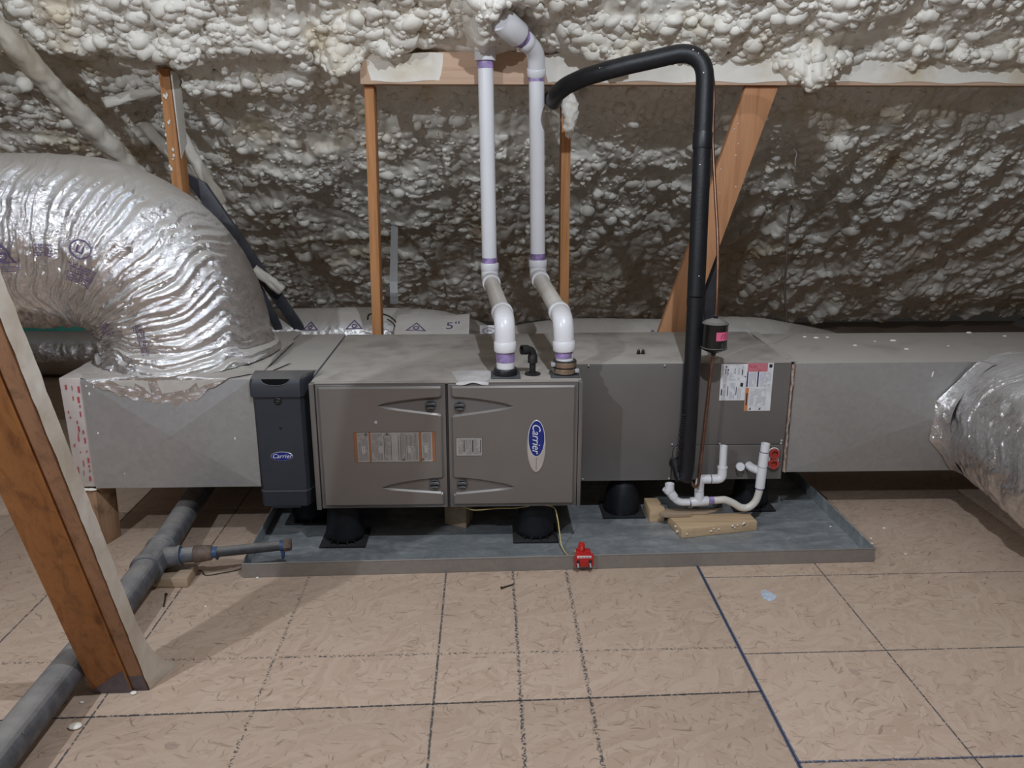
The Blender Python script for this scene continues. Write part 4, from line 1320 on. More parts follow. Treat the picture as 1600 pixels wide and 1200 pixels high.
for x in (0.949, 0.984):
    t = bmesh.new(); plate(t, [(x - 0.004, 0.422), (x + 0.004, 0.422), (x + 0.004, 0.432)], YC - 0.0006, YC - 0.0012, 0.0002); merge(bm, t)
obj('print_marks', bm, 'ink', lc, None)['kind'] = 'stuff'
# drain knockouts with red caps
bm = NB(); plate(bm, rrect(1.030, 1.073, 0.192, 0.277, 0.021), 2.8395, 2.836, 0.002); pk = obj('drain_port', bm, 'pvc', cc, 30)
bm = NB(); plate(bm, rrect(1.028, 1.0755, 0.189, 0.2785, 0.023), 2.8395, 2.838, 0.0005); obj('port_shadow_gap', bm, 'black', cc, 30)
for z in (0.254, 0.214):
    bm = NB(); lathe(bm, [(0.0195, 0), (0.0195, 0.010), (0.017, 0.011), (0.0125, 0.010), (0.0125, 0.001)], (1.0515, 2.836, z), (0, -1, 0), 26); k = obj('red_cap', bm, 'redcap', pk, 40)
bm = NB(); lathe(bm, [(0.024, 0), (0.026, 0.003), (0.022, 0.008), (0.017, 0.009)], (0.690, 2.8395, 0.222), (0, -1, 0), 24); obj('line_grommet', bm, 'black', cc, 40)
for x in (0.562, 0.579):
    bm = NB(); lathe(bm, [(0.008, 0), (0.0078, 0.004), (0.0062, 0.005), (0.0064, 0.010), (0.005, 0.014), (0.002, 0.0175)], (x, 2.99, 0.598), (0, 0, 1), 14); obj('top_plug', bm, 'black', cc, 50)
bm = NB(); box(bm, 0.660, 0.678, 3.16, 3.167, 0.598, 0.5988); obj('top_slot', bm, 'cab', cc)

# ------------------------------------------------------------------ supply plenum (right)
sp = thing('supply_plenum', (1.86, 3.1, 0.174), 'long grey supply duct box running off to the right', 'duct box')
bm = NB(); box(bm, 1.106, 2.75, 2.848, 3.350, 0.174, 0.594, 0.0015); obj('sheet_metal_box', bm, 'galv_r', sp)
bm = NB(); brake_front(bm, 1.107, 2.12, 0.1755, 0.5925, 2.8475, 0.020); brake_front(bm, 2.12, 2.74, 0.1755, 0.5925, 2.8475, 0.010); obj('braked_front', bm, 'galv_r', sp, None)
def fn(u, v):
    z = 0.180 + u * 0.412
    x = 1.0905 + v * (0.006 + 0.011 * fbm(z / 0.035, z * 0, 14, 3)) + 0.003 * (fbm(z / 0.02, z * 0, 15, 2) - 0.5)
    y = 2.8405 - 0.010 * np.sin(np.pi * v) * (0.6 + 0.8 * fbm(z / 0.02, v * 2, 3, 3)) + 0.006 * v
    return np.stack([x, y, z], -1)
V, F = blob_grid(120, 8, fn)
o = np_mesh('seam_tape', V, F, 'rustseam', sp); o['label'] = 'crumpled copper-coloured tape edge at the seam'
top_tape('foil_tape', [(1.083, 2.86), (1.112, 2.86), (1.130, 3.35), (1.095, 3.35)], 0.596, 'tape', sp, 0.005)
bm = NB(); rs = random.Random(21)
for px, py, r in ((1.30, 3.28, .006), (1.34, 3.26, .008), (1.39, 3.27, .005), (1.63, 3.20, .009), (1.44, 3.12, .006), (1.61, 3.05, .007), (2.02, 3.34, .008), (2.13, 3.27, .006), (1.80, 3.10, .004), (1.55, 3.19, .004)):
    bmesh.ops.create_icosphere(bm, subdivisions=2, radius=r, matrix=Matrix.Translation((px, py, 0.595)) @ Matrix.Diagonal((1.5, 1.1, 0.55, 1)))
for px, pz in ((1.486, 0.400),):
    bmesh.ops.create_icosphere(bm, subdivisions=2, radius=0.006, matrix=Matrix.Translation((px, 2.838, pz)) @ Matrix.Diagonal((1, 0.4, 1, 1)))
lathe(bm, [(0.0015, 0), (0.003, 0.006), (0.002, 0.022)], (1.607, 2.843, 0.538), (0.15, 0, 1), 8)
obj('foam_crumbs', bm, 'foam', sp, 180)['kind'] = 'stuff'

# ------------------------------------------------------------------ big return duct
cx, cz, ra = -1.425, 0.69, 0.335
path = [(-1.085, 2.965, 0.605), (-1.088, 2.965, 0.64)]
for k in range(25):
    a = math.radians(90 * k / 24)
    path.append((cx + ra * math.cos(a), 2.965 - 0.01 * math.sin(a), cz + ra * math.sin(a)))
path += [(-1.60, 2.95, cz + ra + 0.004), (-2.0, 2.92, cz + ra + 0.018), (-3.35, 2.85, cz + ra + 0.03)]
bigduct = thing('flexible_duct', (-1.085, 2.965, 0.607), 'huge crinkled silver flexible duct bending down at the left', 'duct')
fx = Flex(path, 0.287, 5, 300, 0.021, (-0.50, -0.80, -0.33), [(0.0, 0.05, 0.035), (0.10, 0.05, 0.004)], 0.0036, 0.16, 21.0, 1.15)
fx.build('foil_jacket', 'foil', bigduct)
# printed stamps on the jacket
L_bend = 0.035 + ra * math.pi / 2
sA = L_bend + 0.16
fx.stamp('printed_stamp', tri_logo(NB(), 0.045), sA, (0, -1, -0.05), 'stamp', bigduct, -1)
bm = NB(); rect2(bm, -0.05, 0.05, -0.036, -0.034); rect2(bm, -0.05, 0.05, -0.042, -0.0405); rect2(bm, -0.05, 0.035, -0.050, -0.0485)
fx.stamp('printed_stamp', bm, sA, (0, -1, -0.05), 'stamp', bigduct, -1)
bm = NB(); ring2(bm, 0.026, 0.030, 0, 0, 28); rect2(bm, -0.010, -0.006, -0.012, 0.012); rect2(bm, -0.006, 0.006, -0.012, -0.008); rect2(bm, 0.004, 0.009, -0.012, 0.012)
fx.stamp('printed_stamp', bm, L_bend - 0.08, (0, -1, 0.12), 'stamp', bigduct, -1)
def text_rows(n, w, lh, seed, cell=0.004):
    bm = NB(); rs = random.Random(seed)
    for r in range(n):
        x = -w / 2
        while x < w / 2:
            l = rs.uniform(0.3, 1.2) * cell
            if rs.random() < 0.8:
                rect2(bm, x, x + l, -r * lh, -r * lh + lh * 0.55)
            x += l + cell * 0.4
    return bm
fx.stamp('printed_rows', text_rows(7, 0.09, 0.009, 4), L_bend - 0.10, (0, -1, -0.08), 'stamp', bigduct, -1)
fx.stamp('printed_rows', text_rows(6, 0.07, 0.009, 8), L_bend - 0.33, (-0.5, -1, -0.1), 'stamp', bigduct, -1)
fx.stamp('printed_rows', text_rows(5, 0.06, 0.008, 9), L_bend + 0.03, (0, -1, 0.06), 'stamp', bigduct, -1)
fx.stamp('printed_rows', text_rows(4, 0.12, 0.007, 10), 0.14, (-0.1, -1, 0), 'stamp', bigduct, -1)

# ------------------------------------------------------------------ supply flexible duct (right foreground)
path = catmull([(1.925, 2.855, 0.375), (1.922, 2.72, 0.372), (1.915, 2.45, 0.345), (1.93, 2.1, 0.30), (1.98, 1.7, 0.272), (2.05, 1.1, 0.268)], 10)
sd = thing('flexible_duct', (1.92, 2.845, 0.174), 'silver flexible duct coming forward from the right supply box', 'duct')
fx2 = Flex(path, 0.256, 33, 220, 0.017, (-0.85, 0, -0.5), [(0.0, 0.03, 0.0)], 0.0050, 0.30, 15.0, 0.7)
fx2.build('foil_jacket', 'foil_r', sd)
# ragged foil collar on the box front
def fn(u, v):
    th = u * 2 * math.pi
    r0 = 0.262 + 0.003 * np.sin(th * 7)
    oct_ = 0.300 / np.maximum(np.abs(np.cos(th)), np.maximum(np.abs(np.sin(th)) * 1.28, (np.abs(np.cos(th)) + np.abs(np.sin(th))) * 0.80))
    r = r0 + (np.maximum(oct_, r0 + 0.012) - r0) * v
    x = 1.924 + r * np.cos(th); z = np.clip(0.375 + r * np.sin(th), 0.18, 0.600)
    y = 2.8405 - 0.055 * (1 - v) ** 1.6 - 0.010 * fbm(th * 12, v * 4, 6, 3) * (1 - v * 0.5)
    return np.stack([x, y - 0.006, z], -1)
V, F = blob_grid(300, 20, fn)
np_mesh('foil_collar', V, F, 'foil_r', sd)

# ------------------------------------------------------------------ white vent pipes
def ringband(bm, a, b, r, seg=28):
    tube(bm, [Vector(a), Vector(b)], r, seg)
def fitting(par, pts, rad, r, hub, hl, mat='pvc', name='elbow'):
    """bend with a thicker hub at both ends"""
    P = fillet(pts, rad, 10)
    bm = NB(); tube(bm, P, r, 28)
    o = obj(name, bm, mat, par, 40)
    for a, b in ((P[0], P[1]), (P[-1], P[-2])):
        d = (b - a).normalized()
        bm = NB(); tube(bm, [a - d * 0.001, a + d * 0.003, a + d * (hl - 0.003), a + d * hl], [hub - 0.002, hub, hub, hub - 0.0025], 28)
        obj('hub', bm, mat, o, 40)
    return o
def band(par, a, b, r=0.0308):
    bm = NB(); ringband(bm, a, b, r); return obj('primer_band', bm, 'primer', par, 40)
R1 = 0.0300
def seg_pipe(par, a, b, mat='pvc', r=R1):
    bm = NB(); tube(bm, [Vector(a), Vector(b)], r, 28); return obj('pipe', bm, mat, par, 40)

VY = 3.36
vp = thing('vent_pipe', (0.058, 2.69, FT + 0.006), 'left white plastic vent pipe standing in a black grommet on the furnace', 'pipe', None)
seg_pipe(vp, (0.058, 2.690, FT + 0.007), (0.056, 2.690, 0.77))
band(vp, (0.0575, 2.690, 0.648), (0.0572, 2.690, 0.688))
fitting(vp, [(0.0572, 2.690, 0.684), (0.0555, 2.690, 0.792), (0.048, 2.80, 0.796)], 0.055, 0.0345, 0.0375, 0.034)
seg_pipe(vp, (0.051, 2.76, 0.795), (0.010, VY, 0.826), 'pvc_old')
fitting(vp, [(0.016, VY - 0.09, 0.822), (0.0095, VY, 0.826), (0.0090, VY, 0.892)], 0.045, 0.0345, 0.0372, 0.030)
seg_pipe(vp, (0.0090, VY, 0.86), (-0.002, VY, 1.70))
band(vp, (0.0088, VY, 0.888), (0.0086, VY, 0.914)); band(vp, (-0.0015, VY, 1.632), (-0.002, VY, 1.664))
bm = NB(); tube(bm, [Vector((-0.002, VY, 1.660)), Vector((-0.002, VY, 1.664)), Vector((-0.0025, VY, 1.712)), Vector((-0.003, VY, 1.74))], [0.040, 0.0415, 0.0415, 0.036], 28); obj('coupling', bm, 'pvc', vp, 40)

vq = thing('vent_pipe', (0.258, 2.694, FT + 0.006), 'right white plastic vent pipe with a steel clamp, elbowed into the roof foam', 'pipe', None)
seg_pipe(vq, (0.258, 2.694, FT + 0.007), (0.2535, 2.694, 0.77))
band(vq, (0.2555, 2.694, 0.660), (0.2548, 2.694, 0.690))
fitting(vq, [(0.2548, 2.694, 0.684), (0.2505, 2.694, 0.792), (0.2440, 2.80, 0.797)], 0.055, 0.0345, 0.0375, 0.034)
seg_pipe(vq, (0.247, 2.76, 0.796), (0.206, VY, 0.838), 'pvc_old')
fitting(vq, [(0.212, VY - 0.09, 0.832), (0.2055, VY, 0.838), (0.205, VY, 0.904)], 0.045, 0.0345, 0.0372, 0.030)
seg_pipe(vq, (0.205, VY, 0.87), (0.1935, VY, 1.62))
band(vq, (0.2045, VY, 0.898), (0.2042, VY, 0.930)); band(vq, (0.1938, VY, 1.585), (0.1935, VY, 1.616))
fitting(vq, [(0.1935, VY, 1.608), (0.190, 3.325, 1.690), (0.140, 3.268, 1.724)], 0.075, 0.0335, 0.0365, 0.030)
seg_pipe(vq, (0.150, 3.280, 1.717), (0.10, 3.225, 1.750), 'primer', 0.0310)
bm = NB(); a, b = Vector((0.126, 3.254, 1.733)), Vector((0.070, 3.190, 1.768)); d = (b - a).normalized()
tube(bm, [a, a + d * 0.003, a + d * 0.014], [0.0415, 0.044, 0.044], 28); obj('coupling_lip', bm, 'primer', vq, 40)
bm = NB(); tube(bm, [a + d * 0.012, a + d * 0.016, b, b + d * 0.03], [0.0455, 0.047, 0.047, 0.043], 28); obj('coupling', bm, 'pvc', vq, 40)
# steel band coupling at its foot
bm = NB(); lathe(bm, [(0.037, 0), (0.039, 0.002), (0.039, 0.046), (0.037, 0.048)], (0.258, 2.694, FT + 0.006), (0, 0, 1), 30); cl = obj('rubber_coupling', bm, 'black', vq, 40)
for z in (0.004, 0.026):
    bm = NB(); lathe(bm, [(0.0395, 0), (0.0405, 0.001), (0.0405, 0.0165), (0.0395, 0.0175)], (0.258, 2.694, FT + 0.006 + z), (0, 0, 1), 30); obj('clamp_band', bm, 'steel', cl, 40)
for ax, z in ((-0.041, 0.036), (0.040, 0.014)):
    bm = NB(); box(bm, 0.258 + ax - 0.007, 0.258 + ax + 0.007, 2.665, 2.688, FT + 0.006 + z - 0.006, FT + 0.006 + z + 0.006, 0.002); obj('clamp_screw', bm, 'strap', cl)

# iron gas elbow between the two pipes
ge = thing('gas_elbow', (0.150, 2.705, FT), 'small black iron pipe elbow between the two white vent pipes', 'pipe fitting')
bm = NB(); lathe(bm, [(0.027, 0), (0.027, 0.004), (0.022, 0.006), (0.013, 0.007), (0.013, 0.010)], (0.150, 2.705, FT), (0, 0, 1), 28); obj('flange', bm, 'iron', ge, 40)
bm = NB(); tube(bm, [Vector((0.150, 2.705, FT + 0.004)), Vector((0.150, 2.705, 0.650))], 0.0105, 18); obj('nipple', bm, 'iron', ge, 40)
bm = NB(); P = fillet([(0.150, 2.705, 0.640), (0.150, 2.705, 0.684), (0.112, 2.688, 0.688)], 0.026, 8)
n = len(P)
tube(bm, P, [0.0165 if i in (0, 1) else 0.0135 if 1 < i < n - 2 else 0.0165 for i in range(n)], 20, True, 0, None, 0.7); obj('elbow', bm, 'iron', ge, 40)

# ------------------------------------------------------------------ refrigerant lines
sl_ = thing('suction_line', (0.712, 2.76, 0.145), 'thick black insulated refrigerant line arching up from the coil to the post', 'refrigerant line')
low = catmull([(0.687, 2.842, 0.223), (0.683, 2.800, 0.222), (0.684, 2.770, 0.205), (0.690, 2.755, 0.185)], 6)
bm = NB(); tube(bm, low, 0.0175, 18); obj('stub', bm, 'insul', sl_, 60)
pA = [(0.700, 2.757, 0.178), (0.706, 2.762, 0.20), (0.711, 2.768, 0.26), (0.7165, 2.79, 0.55), (0.7225, 2.822, 0.838)]
bm = NB(); tube(bm, catmull(pA, 8), [0.018, 0.022, 0.026] + [0.029] * 30, 22); obj('insulation_sleeve', bm, 'insul', sl_, 60)
# rough glued slit on the left of the lower sleeve
bm = NB(); rs = random.Random(4)
for k in range(26):
    z = 0.215 + k * 0.0085
    box(bm, 0.678 + (z - 0.2) * 0.02 - rs.uniform(0, 0.005), 0.690 + (z - 0.2) * 0.02, 2.755, 2.763, z, z + rs.uniform(0.003, 0.007))
obj('ragged_slit', bm, 'insul', sl_, None)['kind'] = 'stuff'
up = fillet([(0.7225, 2.822, 0.842), (0.7365, 2.935, 1.662), (0.44, 2.985, 1.600), (0.345, 3.02, 1.575)], {1: 0.115, 2: 0.12}, 12)
up = [Vector(p) for p in up] + catmull([(0.345, 3.02, 1.575), (0.288, 3.07, 1.552), (0.258, 3.15, 1.530), (0.256, 3.25, 1.517), (0.264, 3.38, 1.515), (0.270, 3.50, 1.525), (0.272, 3.70, 1.545)], 8)[1:]
dense = [up[0]]
for a, b in zip(up, up[1:]):
    m = max(1, int((b - a).length / 0.03))
    dense += [a.lerp(b, k / m) for k in range(1, m + 1)]
bm = NB(); tube(bm, dense, 0.0305, 22, True, 0, lambda i, a: 1 + 0.02 * math.sin(i * 0.9) * math.cos(a)); obj('insulation_sleeve', bm, 'insul', sl_, 60)
bm = NB(); tube(bm, [Vector((0.7221, 2.819, 0.812)), Vector((0.7223, 2.821, 0.828)), Vector((0.7225, 2.822, 0.840))], 0.0308, 22); obj('tape_band', bm, 'black', sl_, 40)
def on_up(z): return Vector((0.7225 + 0.014 * (z - 0.842) / 0.82, 2.822 + 0.113 * (z - 0.842) / 0.82, z))
bm = NB(); tube(bm, [on_up(1.335), on_up(1.34), on_up(1.385), on_up(1.39)], [0.0325, 0.0335, 0.0335, 0.0325], 22); obj('tape_band', bm, 'black', sl_, 40)
bm = NB(); rs = random.Random(8)
for k in range(9):
    p = rs.choice(dense)
    bmesh.ops.create_icosphere(bm, subdivisions=1, radius=rs.uniform(0.0015, 0.0035), matrix=Matrix.Translation((p.x + rs.uniform(-0.015, 0.015), p.y - 0.027, p.z + 0.012)))
obj('foam_flecks', bm, 'foam', sl_, 180)['kind'] = 'stuff'

ll = thing('liquid_line', (0.75, 2.75, 0.155), 'thin copper refrigerant line with a black filter drier, beside the thick black line', 'refrigerant line')
bm = NB()
tube(bm, catmull([(0.62, 2.99, 1.622), (0.715, 2.965, 1.630), (0.760, 2.945, 1.585), (0.7705, 2.93, 1.50), (0.7700, 2.91, 1.37), (0.776, 2.86, 1.20), (0.7815, 2.80, 1.02), (0.7790, 2.76, 0.86), (0.778, 2.752, 0.79)], 8), 0.0055, 12)
obj('copper_tube', bm, 'copper', ll, 60)
bm = NB()
tube(bm, catmull([(0.7775, 2.752, 0.660), (0.772, 2.752, 0.55), (0.762, 2.748, 0.36), (0.7530, 2.742, 0.195), (0.7490, 2.742, 0.170), (0.7410, 2.747, 0.163), (0.7330, 2.765, 0.172), (0.7290, 2.80, 0.20), (0.728, 2.842, 0.212)], 8), 0.0055, 12)
obj('copper_tube', bm, 'copper', ll, 60)
bm = NB()
lathe(bm, [(0.007, 0.0), (0.009, 0.008), (0.020, 0.013), (0.040, 0.022), (0.0455, 0.027), (0.0455, 0.030), (0.0435, 0.032), (0.0435, 0.108), (0.0450, 0.110), (0.0450, 0.114), (0.036, 0.121), (0.016, 0.129), (0.008, 0.131), (0.008, 0.140)], (0.7775, 2.752, 0.648), (0, 0, 1), 32)
fd = obj('filter_drier', bm, 'drier', ll, 40); fd['label'] = 'black can with a pink sticker'
# pink sticker wrapped round the can
bm = NB()
th0, th1 = math.radians(-98), math.radians(-20)
A = []
for k in range(15):
    th = th0 + (th1 - th0) * k / 14
    A.append([bm.verts.new((0.7775 + 0.0439 * math.cos(th), 2.752 + 0.0439 * math.sin(th), z)) for z in (0.708, 0.7375)])
for a, b in zip(A, A[1:]): bm.faces.new([a[0], b[0], b[1], a[1]])
pk_ = obj('sticker', bm, 'pink', fd, 40)
bm = NB(); rs = random.Random(2)
for k in range(7):
    th = math.radians(-76 + k * 4.2); z = 0.715 + (k % 3) * 0.006
    p = Vector((0.7775 + 0.0443 * math.cos(th), 2.752 + 0.0443 * math.sin(th), z))
    tube(bm, [p, p + Vector((0.0008, 0, rs.uniform(0.004, 0.009)))], 0.0007, 5)
obj('pen_marks', bm, 'ink', pk_, None)['kind'] = 'stuff'

# ------------------------------------------------------------------ condensate trap
ct = thing('drain_trap', (0.85, 2.78, 0.05), 'white plastic drain trap with two open risers in front of the coil', 'drain pipe')
TY = 2.775
q = lambda x, z: Vector((x, TY, z))
bm = NB(); tube(bm, fillet([q(0.656, 0.160), q(0.659, 0.128), q(0.690, 0.090), q(0.735, 0.090)], 0.03, 8), 0.0135, 20, True, 0, None, 0.8); obj('elbow_pipe', bm, 'pvc', ct, 50)
bm = NB(); tube(bm, [q(0.6555, 0.164), q(0.657, 0.138)], 0.0168, 20, True, 0, None, 0.78); obj('hub', bm, 'pvc', ct, 40)
bm = NB(); tube(bm, [q(0.660, 0.131), q(0.675, 0.110)], 0.0164, 20); obj('hub', bm, 'pvc', ct, 40)
bm = NB(); tube(bm, [q(0.642, 0.147), q(0.655, 0.131)], 0.0145, 20); obj('side_stub', bm, 'pvc', ct, 40)
bm = NB(); tube(bm, [q(0.7365, 0.0905), q(0.739, 0.091), q(0.799, 0.095), q(0.801, 0.095)], [0.016, 0.0172, 0.0172, 0.016], 22); tube(bm, [q(0.768, 0.095), q(0.7655, 0.135)], 0.0172, 22); obj('tee', bm, 'pvc', ct, 40)
bm = NB(); tube(bm, [q(0.733, 0.0905), q(0.7372, 0.0905)], 0.0142, 20); tube(bm, [q(0.7655, 0.1335), q(0.7655, 0.1375)], 0.0140, 20); obj('joint_line', bm, 'stamp', ct, 40)
P = fillet([q(0.7655, 0.137), q(0.7655, 0.180), q(0.846, 0.1805), q(0.845, 0.228)], 0.018, 8)
bm = NB(); tube(bm, P, 0.0168, 22); obj('double_elbow', bm, 'pvc', ct, 40)
bm = NB(); tube(bm, [q(0.803, 0.1805), q(0.806, 0.1805)], 0.0174, 22); obj('joint_line', bm, 'stamp', ct, 40)
bm = NB(); tube(bm, [q(0.845, 0.222), q(0.844, 0.308)], 0.0135, 20, True, 0, None, 0.8); obj('riser', bm, 'pvc', ct, 40)
bm = NB(); tube(bm, [q(0.845, 0.223), q(0.845, 0.2285)], 0.0182, 22); obj('hub', bm, 'pvc', ct, 40)
cu = catmull([q(0.800, 0.0955), q(0.837, 0.097), q(0.864, 0.0975), q(0.895, 0.084), q(0.925, 0.0665), q(0.952, 0.067), q(0.975, 0.088), q(0.985, 0.120), q(0.9885, 0.155)], 8)
bm = NB(); tube(bm, cu, 0.0135, 20); obj('trap_bend', bm, 'pvc_old', ct, 60)
bm = NB(); tube(bm, [q(0.801, 0.0956), q(0.822, 0.0965)], 0.0139, 20); obj('primer_band', bm, 'primer', ct, 40)
bm = NB(); tube(bm, [q(0.9875, 0.138), q(0.9882, 0.146)], 0.0140, 20); obj('primer_band', bm, 'primer', ct, 40)
bm = NB(); tube(bm, [q(0.9880, 0.145), q(0.9935, 0.285)], 0.0172, 22); tube(bm, [q(0.992, 0.205), Vector((0.966, 2.812, 0.207)), Vector((0.962, 2.8385, 0.207))], 0.0155, 20); obj('tee', bm, 'pvc', ct, 40)
bm = NB(); tube(bm, [q(0.9935, 0.278), q(0.9955, 0.315)], 0.0160, 22, True, 0, None, 0.8); obj('riser', bm, 'pvc', ct, 40)
bm = NB(); tube(bm, [q(0.9935, 0.2825), q(0.9936, 0.285)], 0.0176, 22); tube(bm, [q(0.9912, 0.226), q(0.9913, 0.2275)], 0.0175, 22); obj('joint_line', bm, 'stamp', ct, 40)
pg = thing('drain_plug', (0.925, 2.83, 0.205), 'round white plug on the coil panel left of the drain riser', 'plug')
bm = NB(); lathe(bm, [(0.010, 0), (0.010, 0.012), (0.0155, 0.013), (0.0160, 0.015), (0.0160, 0.024), (0.0145, 0.026)], (0.925, 2.8395, 0.206), (0, -1, 0.15), 20); obj('cap', bm, 'pvc', pg, 40)
bm = NB(); lathe(bm, [(0.0125, 0), (0.0125, 0.004)], (0.925, 2.8395, 0.206), (0, -1, 0), 6); obj('nut', bm, 'pvc_old', pg, 30)

# ------------------------------------------------------------------ wood scraps in the pan
def plank(name, label, pts, z0, z1, m, cat='wood block', bev=0.002, tz=None):
    bm = NB()
    tz = tz or [0, 0, 0, 0]
    hexa(bm, [(x, y, z0 + t) for (x, y), t in zip(pts, tz)], [(x, y, z1 + t) for (x, y), t in zip(pts, tz)], bev)
    return tag(obj(name, bm, m, None, 30), label, cat)
plank('wood_block', 'pale wood block with foam crumbs under the white drain trap', [(0.680, 2.655), (0.968, 2.712), (0.960, 2.790), (0.655, 2.775)], 0.0035, 0.040, 'wood_pale', 'wood block', 0.003)
plank('wood_shim', 'thin wood shim between the drain trap and the pale block', [(0.625, 2.772), (0.80, 2.772), (0.87, 2.81), (0.66, 2.815)], 0.0415, 0.049, 'wood_dull', 'wood shim', 0.001)
plank('wood_shim', 'short tan wood offcut beside the domed stand', [(0.592, 2.790), (0.650, 2.800), (0.640, 2.90), (0.590, 2.90)], 0.0035, 0.055, 'wood_pale', 'wood shim', 0.002)
plank('wood_shim', 'splintered brown shim left of the pale block, under the trap elbow', [(0.640, 2.750), (0.735, 2.752), (0.70, 2.771), (0.62, 2.768)], 0.0415, 0.056, 'wood_dull', 'wood shim', 0.001)
plank('wood_shim', 'wood offcut in the dark under the middle of the furnace', [(-0.165, 2.80), (-0.085, 2.76), (-0.06, 2.84), (-0.14, 2.88)], 0.0035, 0.085, 'wood_dull', 'wood shim', 0.002)
bm = NB(); rs = random.Random(31)
for x, y, z in ((0.80, 2.676, 0.030), (0.82, 2.68, 0.026), (0.79, 2.674, 0.022), (0.872, 2.690, 0.034), (0.88, 2.691, 0.026), (0.89, 2.693, 0.035), (0.91, 2.697, 0.036), (0.915, 2.698, 0.04), (0.70, 2.657, 0.02), (0.668, 2.70, 0.03), (0.67, 2.68, 0.02), (0.672, 2.69, 0.012)):
    bmesh.ops.create_icosphere(bm, subdivisions=1, radius=rs.uniform(0.003, 0.0055), matrix=Matrix.Translation((x, y, z)) @ Matrix.Diagonal((1.3, 0.8, 0.9, 1)))
tag(obj('foam_crumbs', bm, 'foam', None, 180), 'foam crumbs stuck on the front of the pale wood block', 'foam', None, 'stuff')

# ------------------------------------------------------------------ float switch and wire
fs = thing('float_switch', (0.307, 2.44, 0.018), 'small red float switch clipped on the pan front rim', 'switch')
bm = NB(); box(bm, 0.276, 0.338, 2.424, 2.440, 0.021, 0.064, 0.003); sw = obj('housing', bm, 'red', fs)
bm = NB(); box(bm, 0.283, 0.331, 2.440, 2.470, 0.054, 0.066, 0.002); obj('rim_clip', bm, 'red', fs)
bm = NB(); box(bm, 0.284, 0.330, 2.4222, 2.4242, 0.0535, 0.0615, 0.0006); lb_ = obj('sticker', bm, 'white', sw)
bm = NB()
for k in range(4): box(bm, 0.288 + k * 0.010, 0.295 + k * 0.010, 2.4215, 2.4222, 0.0565, 0.0585)
obj('sticker_print', bm, 'redink', lb_, None)['kind'] = 'stuff'
for x in (0.287, 0.327):
    bm = NB(); box(bm, x - 0.005, x + 0.005, 2.4228, 2.4243, 0.0215, 0.046, 0.0005); obj('slot', bm, 'slate_dark', sw)
    bm = NB(); tube(bm, [Vector((x - 0.001, 2.422, 0.036)), Vector((x + 0.001, 2.417, 0.024))], 0.0032, 12); obj('screw', bm, 'strap', sw, 40)
bm = NB(); lathe(bm, [(0.0125, 0), (0.0125, 0.012), (0.011, 0.013), (0.011, 0.024), (0.009, 0.028)], (0.301, 2.455, 0.064), (0, 0, 1), 22); obj('sensor_cap', bm, 'red', fs, 40)
bm = NB(); box(bm, 0.2985, 0.3025, 2.4405, 2.4435, 0.070, 0.086, 0.001); obj('lens', bm, 'amber', fs)
bm = NB()
tube(bm, catmull([(-0.135, 2.66, 0.150), (-0.085, 2.64, 0.142), (-0.05, 2.632, 0.134), (0.03, 2.64, 0.136), (0.09, 2.65, 0.132), (0.16, 2.66, 0.136), (0.222, 2.66, 0.130), (0.236, 2.635, 0.10), (0.243, 2.612, 0.05), (0.248, 2.585, 0.018), (0.262, 2.53, 0.012), (0.270, 2.49, 0.035), (0.282, 2.462, 0.060)], 8), 0.0022, 8)
tag(obj('wire', bm, 'yellow', None, 60), 'thin yellow wire running from under the furnace to the red switch', 'wire')

# ------------------------------------------------------------------ gas pipe on the floor at the left
gas = thing('gas_pipe', (-1.05, 2.0, 0.04), 'grey iron pipe running along the floor under the left duct box', 'pipe')
bm = NB(); tube(bm, [Vector(p) for p in ((-1.052, 0.6, 0.081), (-1.053, 1.6, 0.081), (-1.053, 2.05, 0.082), (-1.060, 2.345, 0.083))], 0.042, 28); obj('pipe', bm, 'abs', gas, 40)
bm = NB(); tube(bm, [Vector(p) for p in ((-1.064, 2.46, 0.083), (-1.090, 2.78, 0.083), (-1.14, 3.6, 0.083), (-1.20, 4.6, 0.083))], 0.042, 28); obj('pipe', bm, 'abs', gas, 40)
bm = NB(); tube(bm, [Vector(p) for p in ((-1.0595, 2.325, 0.083), (-1.060, 2.33, 0.083), (-1.0605, 2.345, 0.083), (-1.061, 2.350, 0.083), (-1.0635, 2.455, 0.083), (-1.064, 2.460, 0.083), (-1.0645, 2.475, 0.083), (-1.065, 2.480, 0.083))], [0.045, 0.050, 0.050, 0.0462, 0.0462, 0.050, 0.050, 0.045], 28)
tube(bm, [Vector((-1.062, 2.402, 0.083)), Vector((-1.000, 2.412, 0.086)), Vector((-0.985, 2.4145, 0.0865))], [0.034, 0.031, 0.031], 24); obj('tee', bm, 'abs', gas, 40)
bm = NB(); tube(bm, [Vector((-0.990, 2.414, 0.0865)), Vector((-0.982, 2.415, 0.087))], 0.0335, 24); tube(bm, [Vector((-0.985, 2.4145, 0.087)), Vector((-0.940, 2.421, 0.088))], 0.0245, 22); obj('nipple', bm, 'abs', gas, 40)
bm = NB(); tube(bm, [Vector((-0.944, 2.4205, 0.088)), Vector((-0.940, 2.421, 0.088)), Vector((-0.925, 2.4235, 0.0885)), Vector((-0.905, 2.4265, 0.089)), Vector((-0.892, 2.4285, 0.089)), Vector((-0.888, 2.429, 0.089))], [0.026, 0.0285, 0.0285, 0.0255, 0.0245, 0.021], 22); obj('reducer', bm, 'bronze', gas, 40)
bm = NB(); tube(bm, [Vector((-0.890, 2.4285, 0.089)), Vector((-0.660, 2.465, 0.0945))], 0.0165, 22); obj('branch_pipe', bm, 'abs2', gas, 40)
d = Vector((0.23, 0.0365, 0.0055)).normalized(); c0 = Vector((-0.670, 2.463, 0.0942))
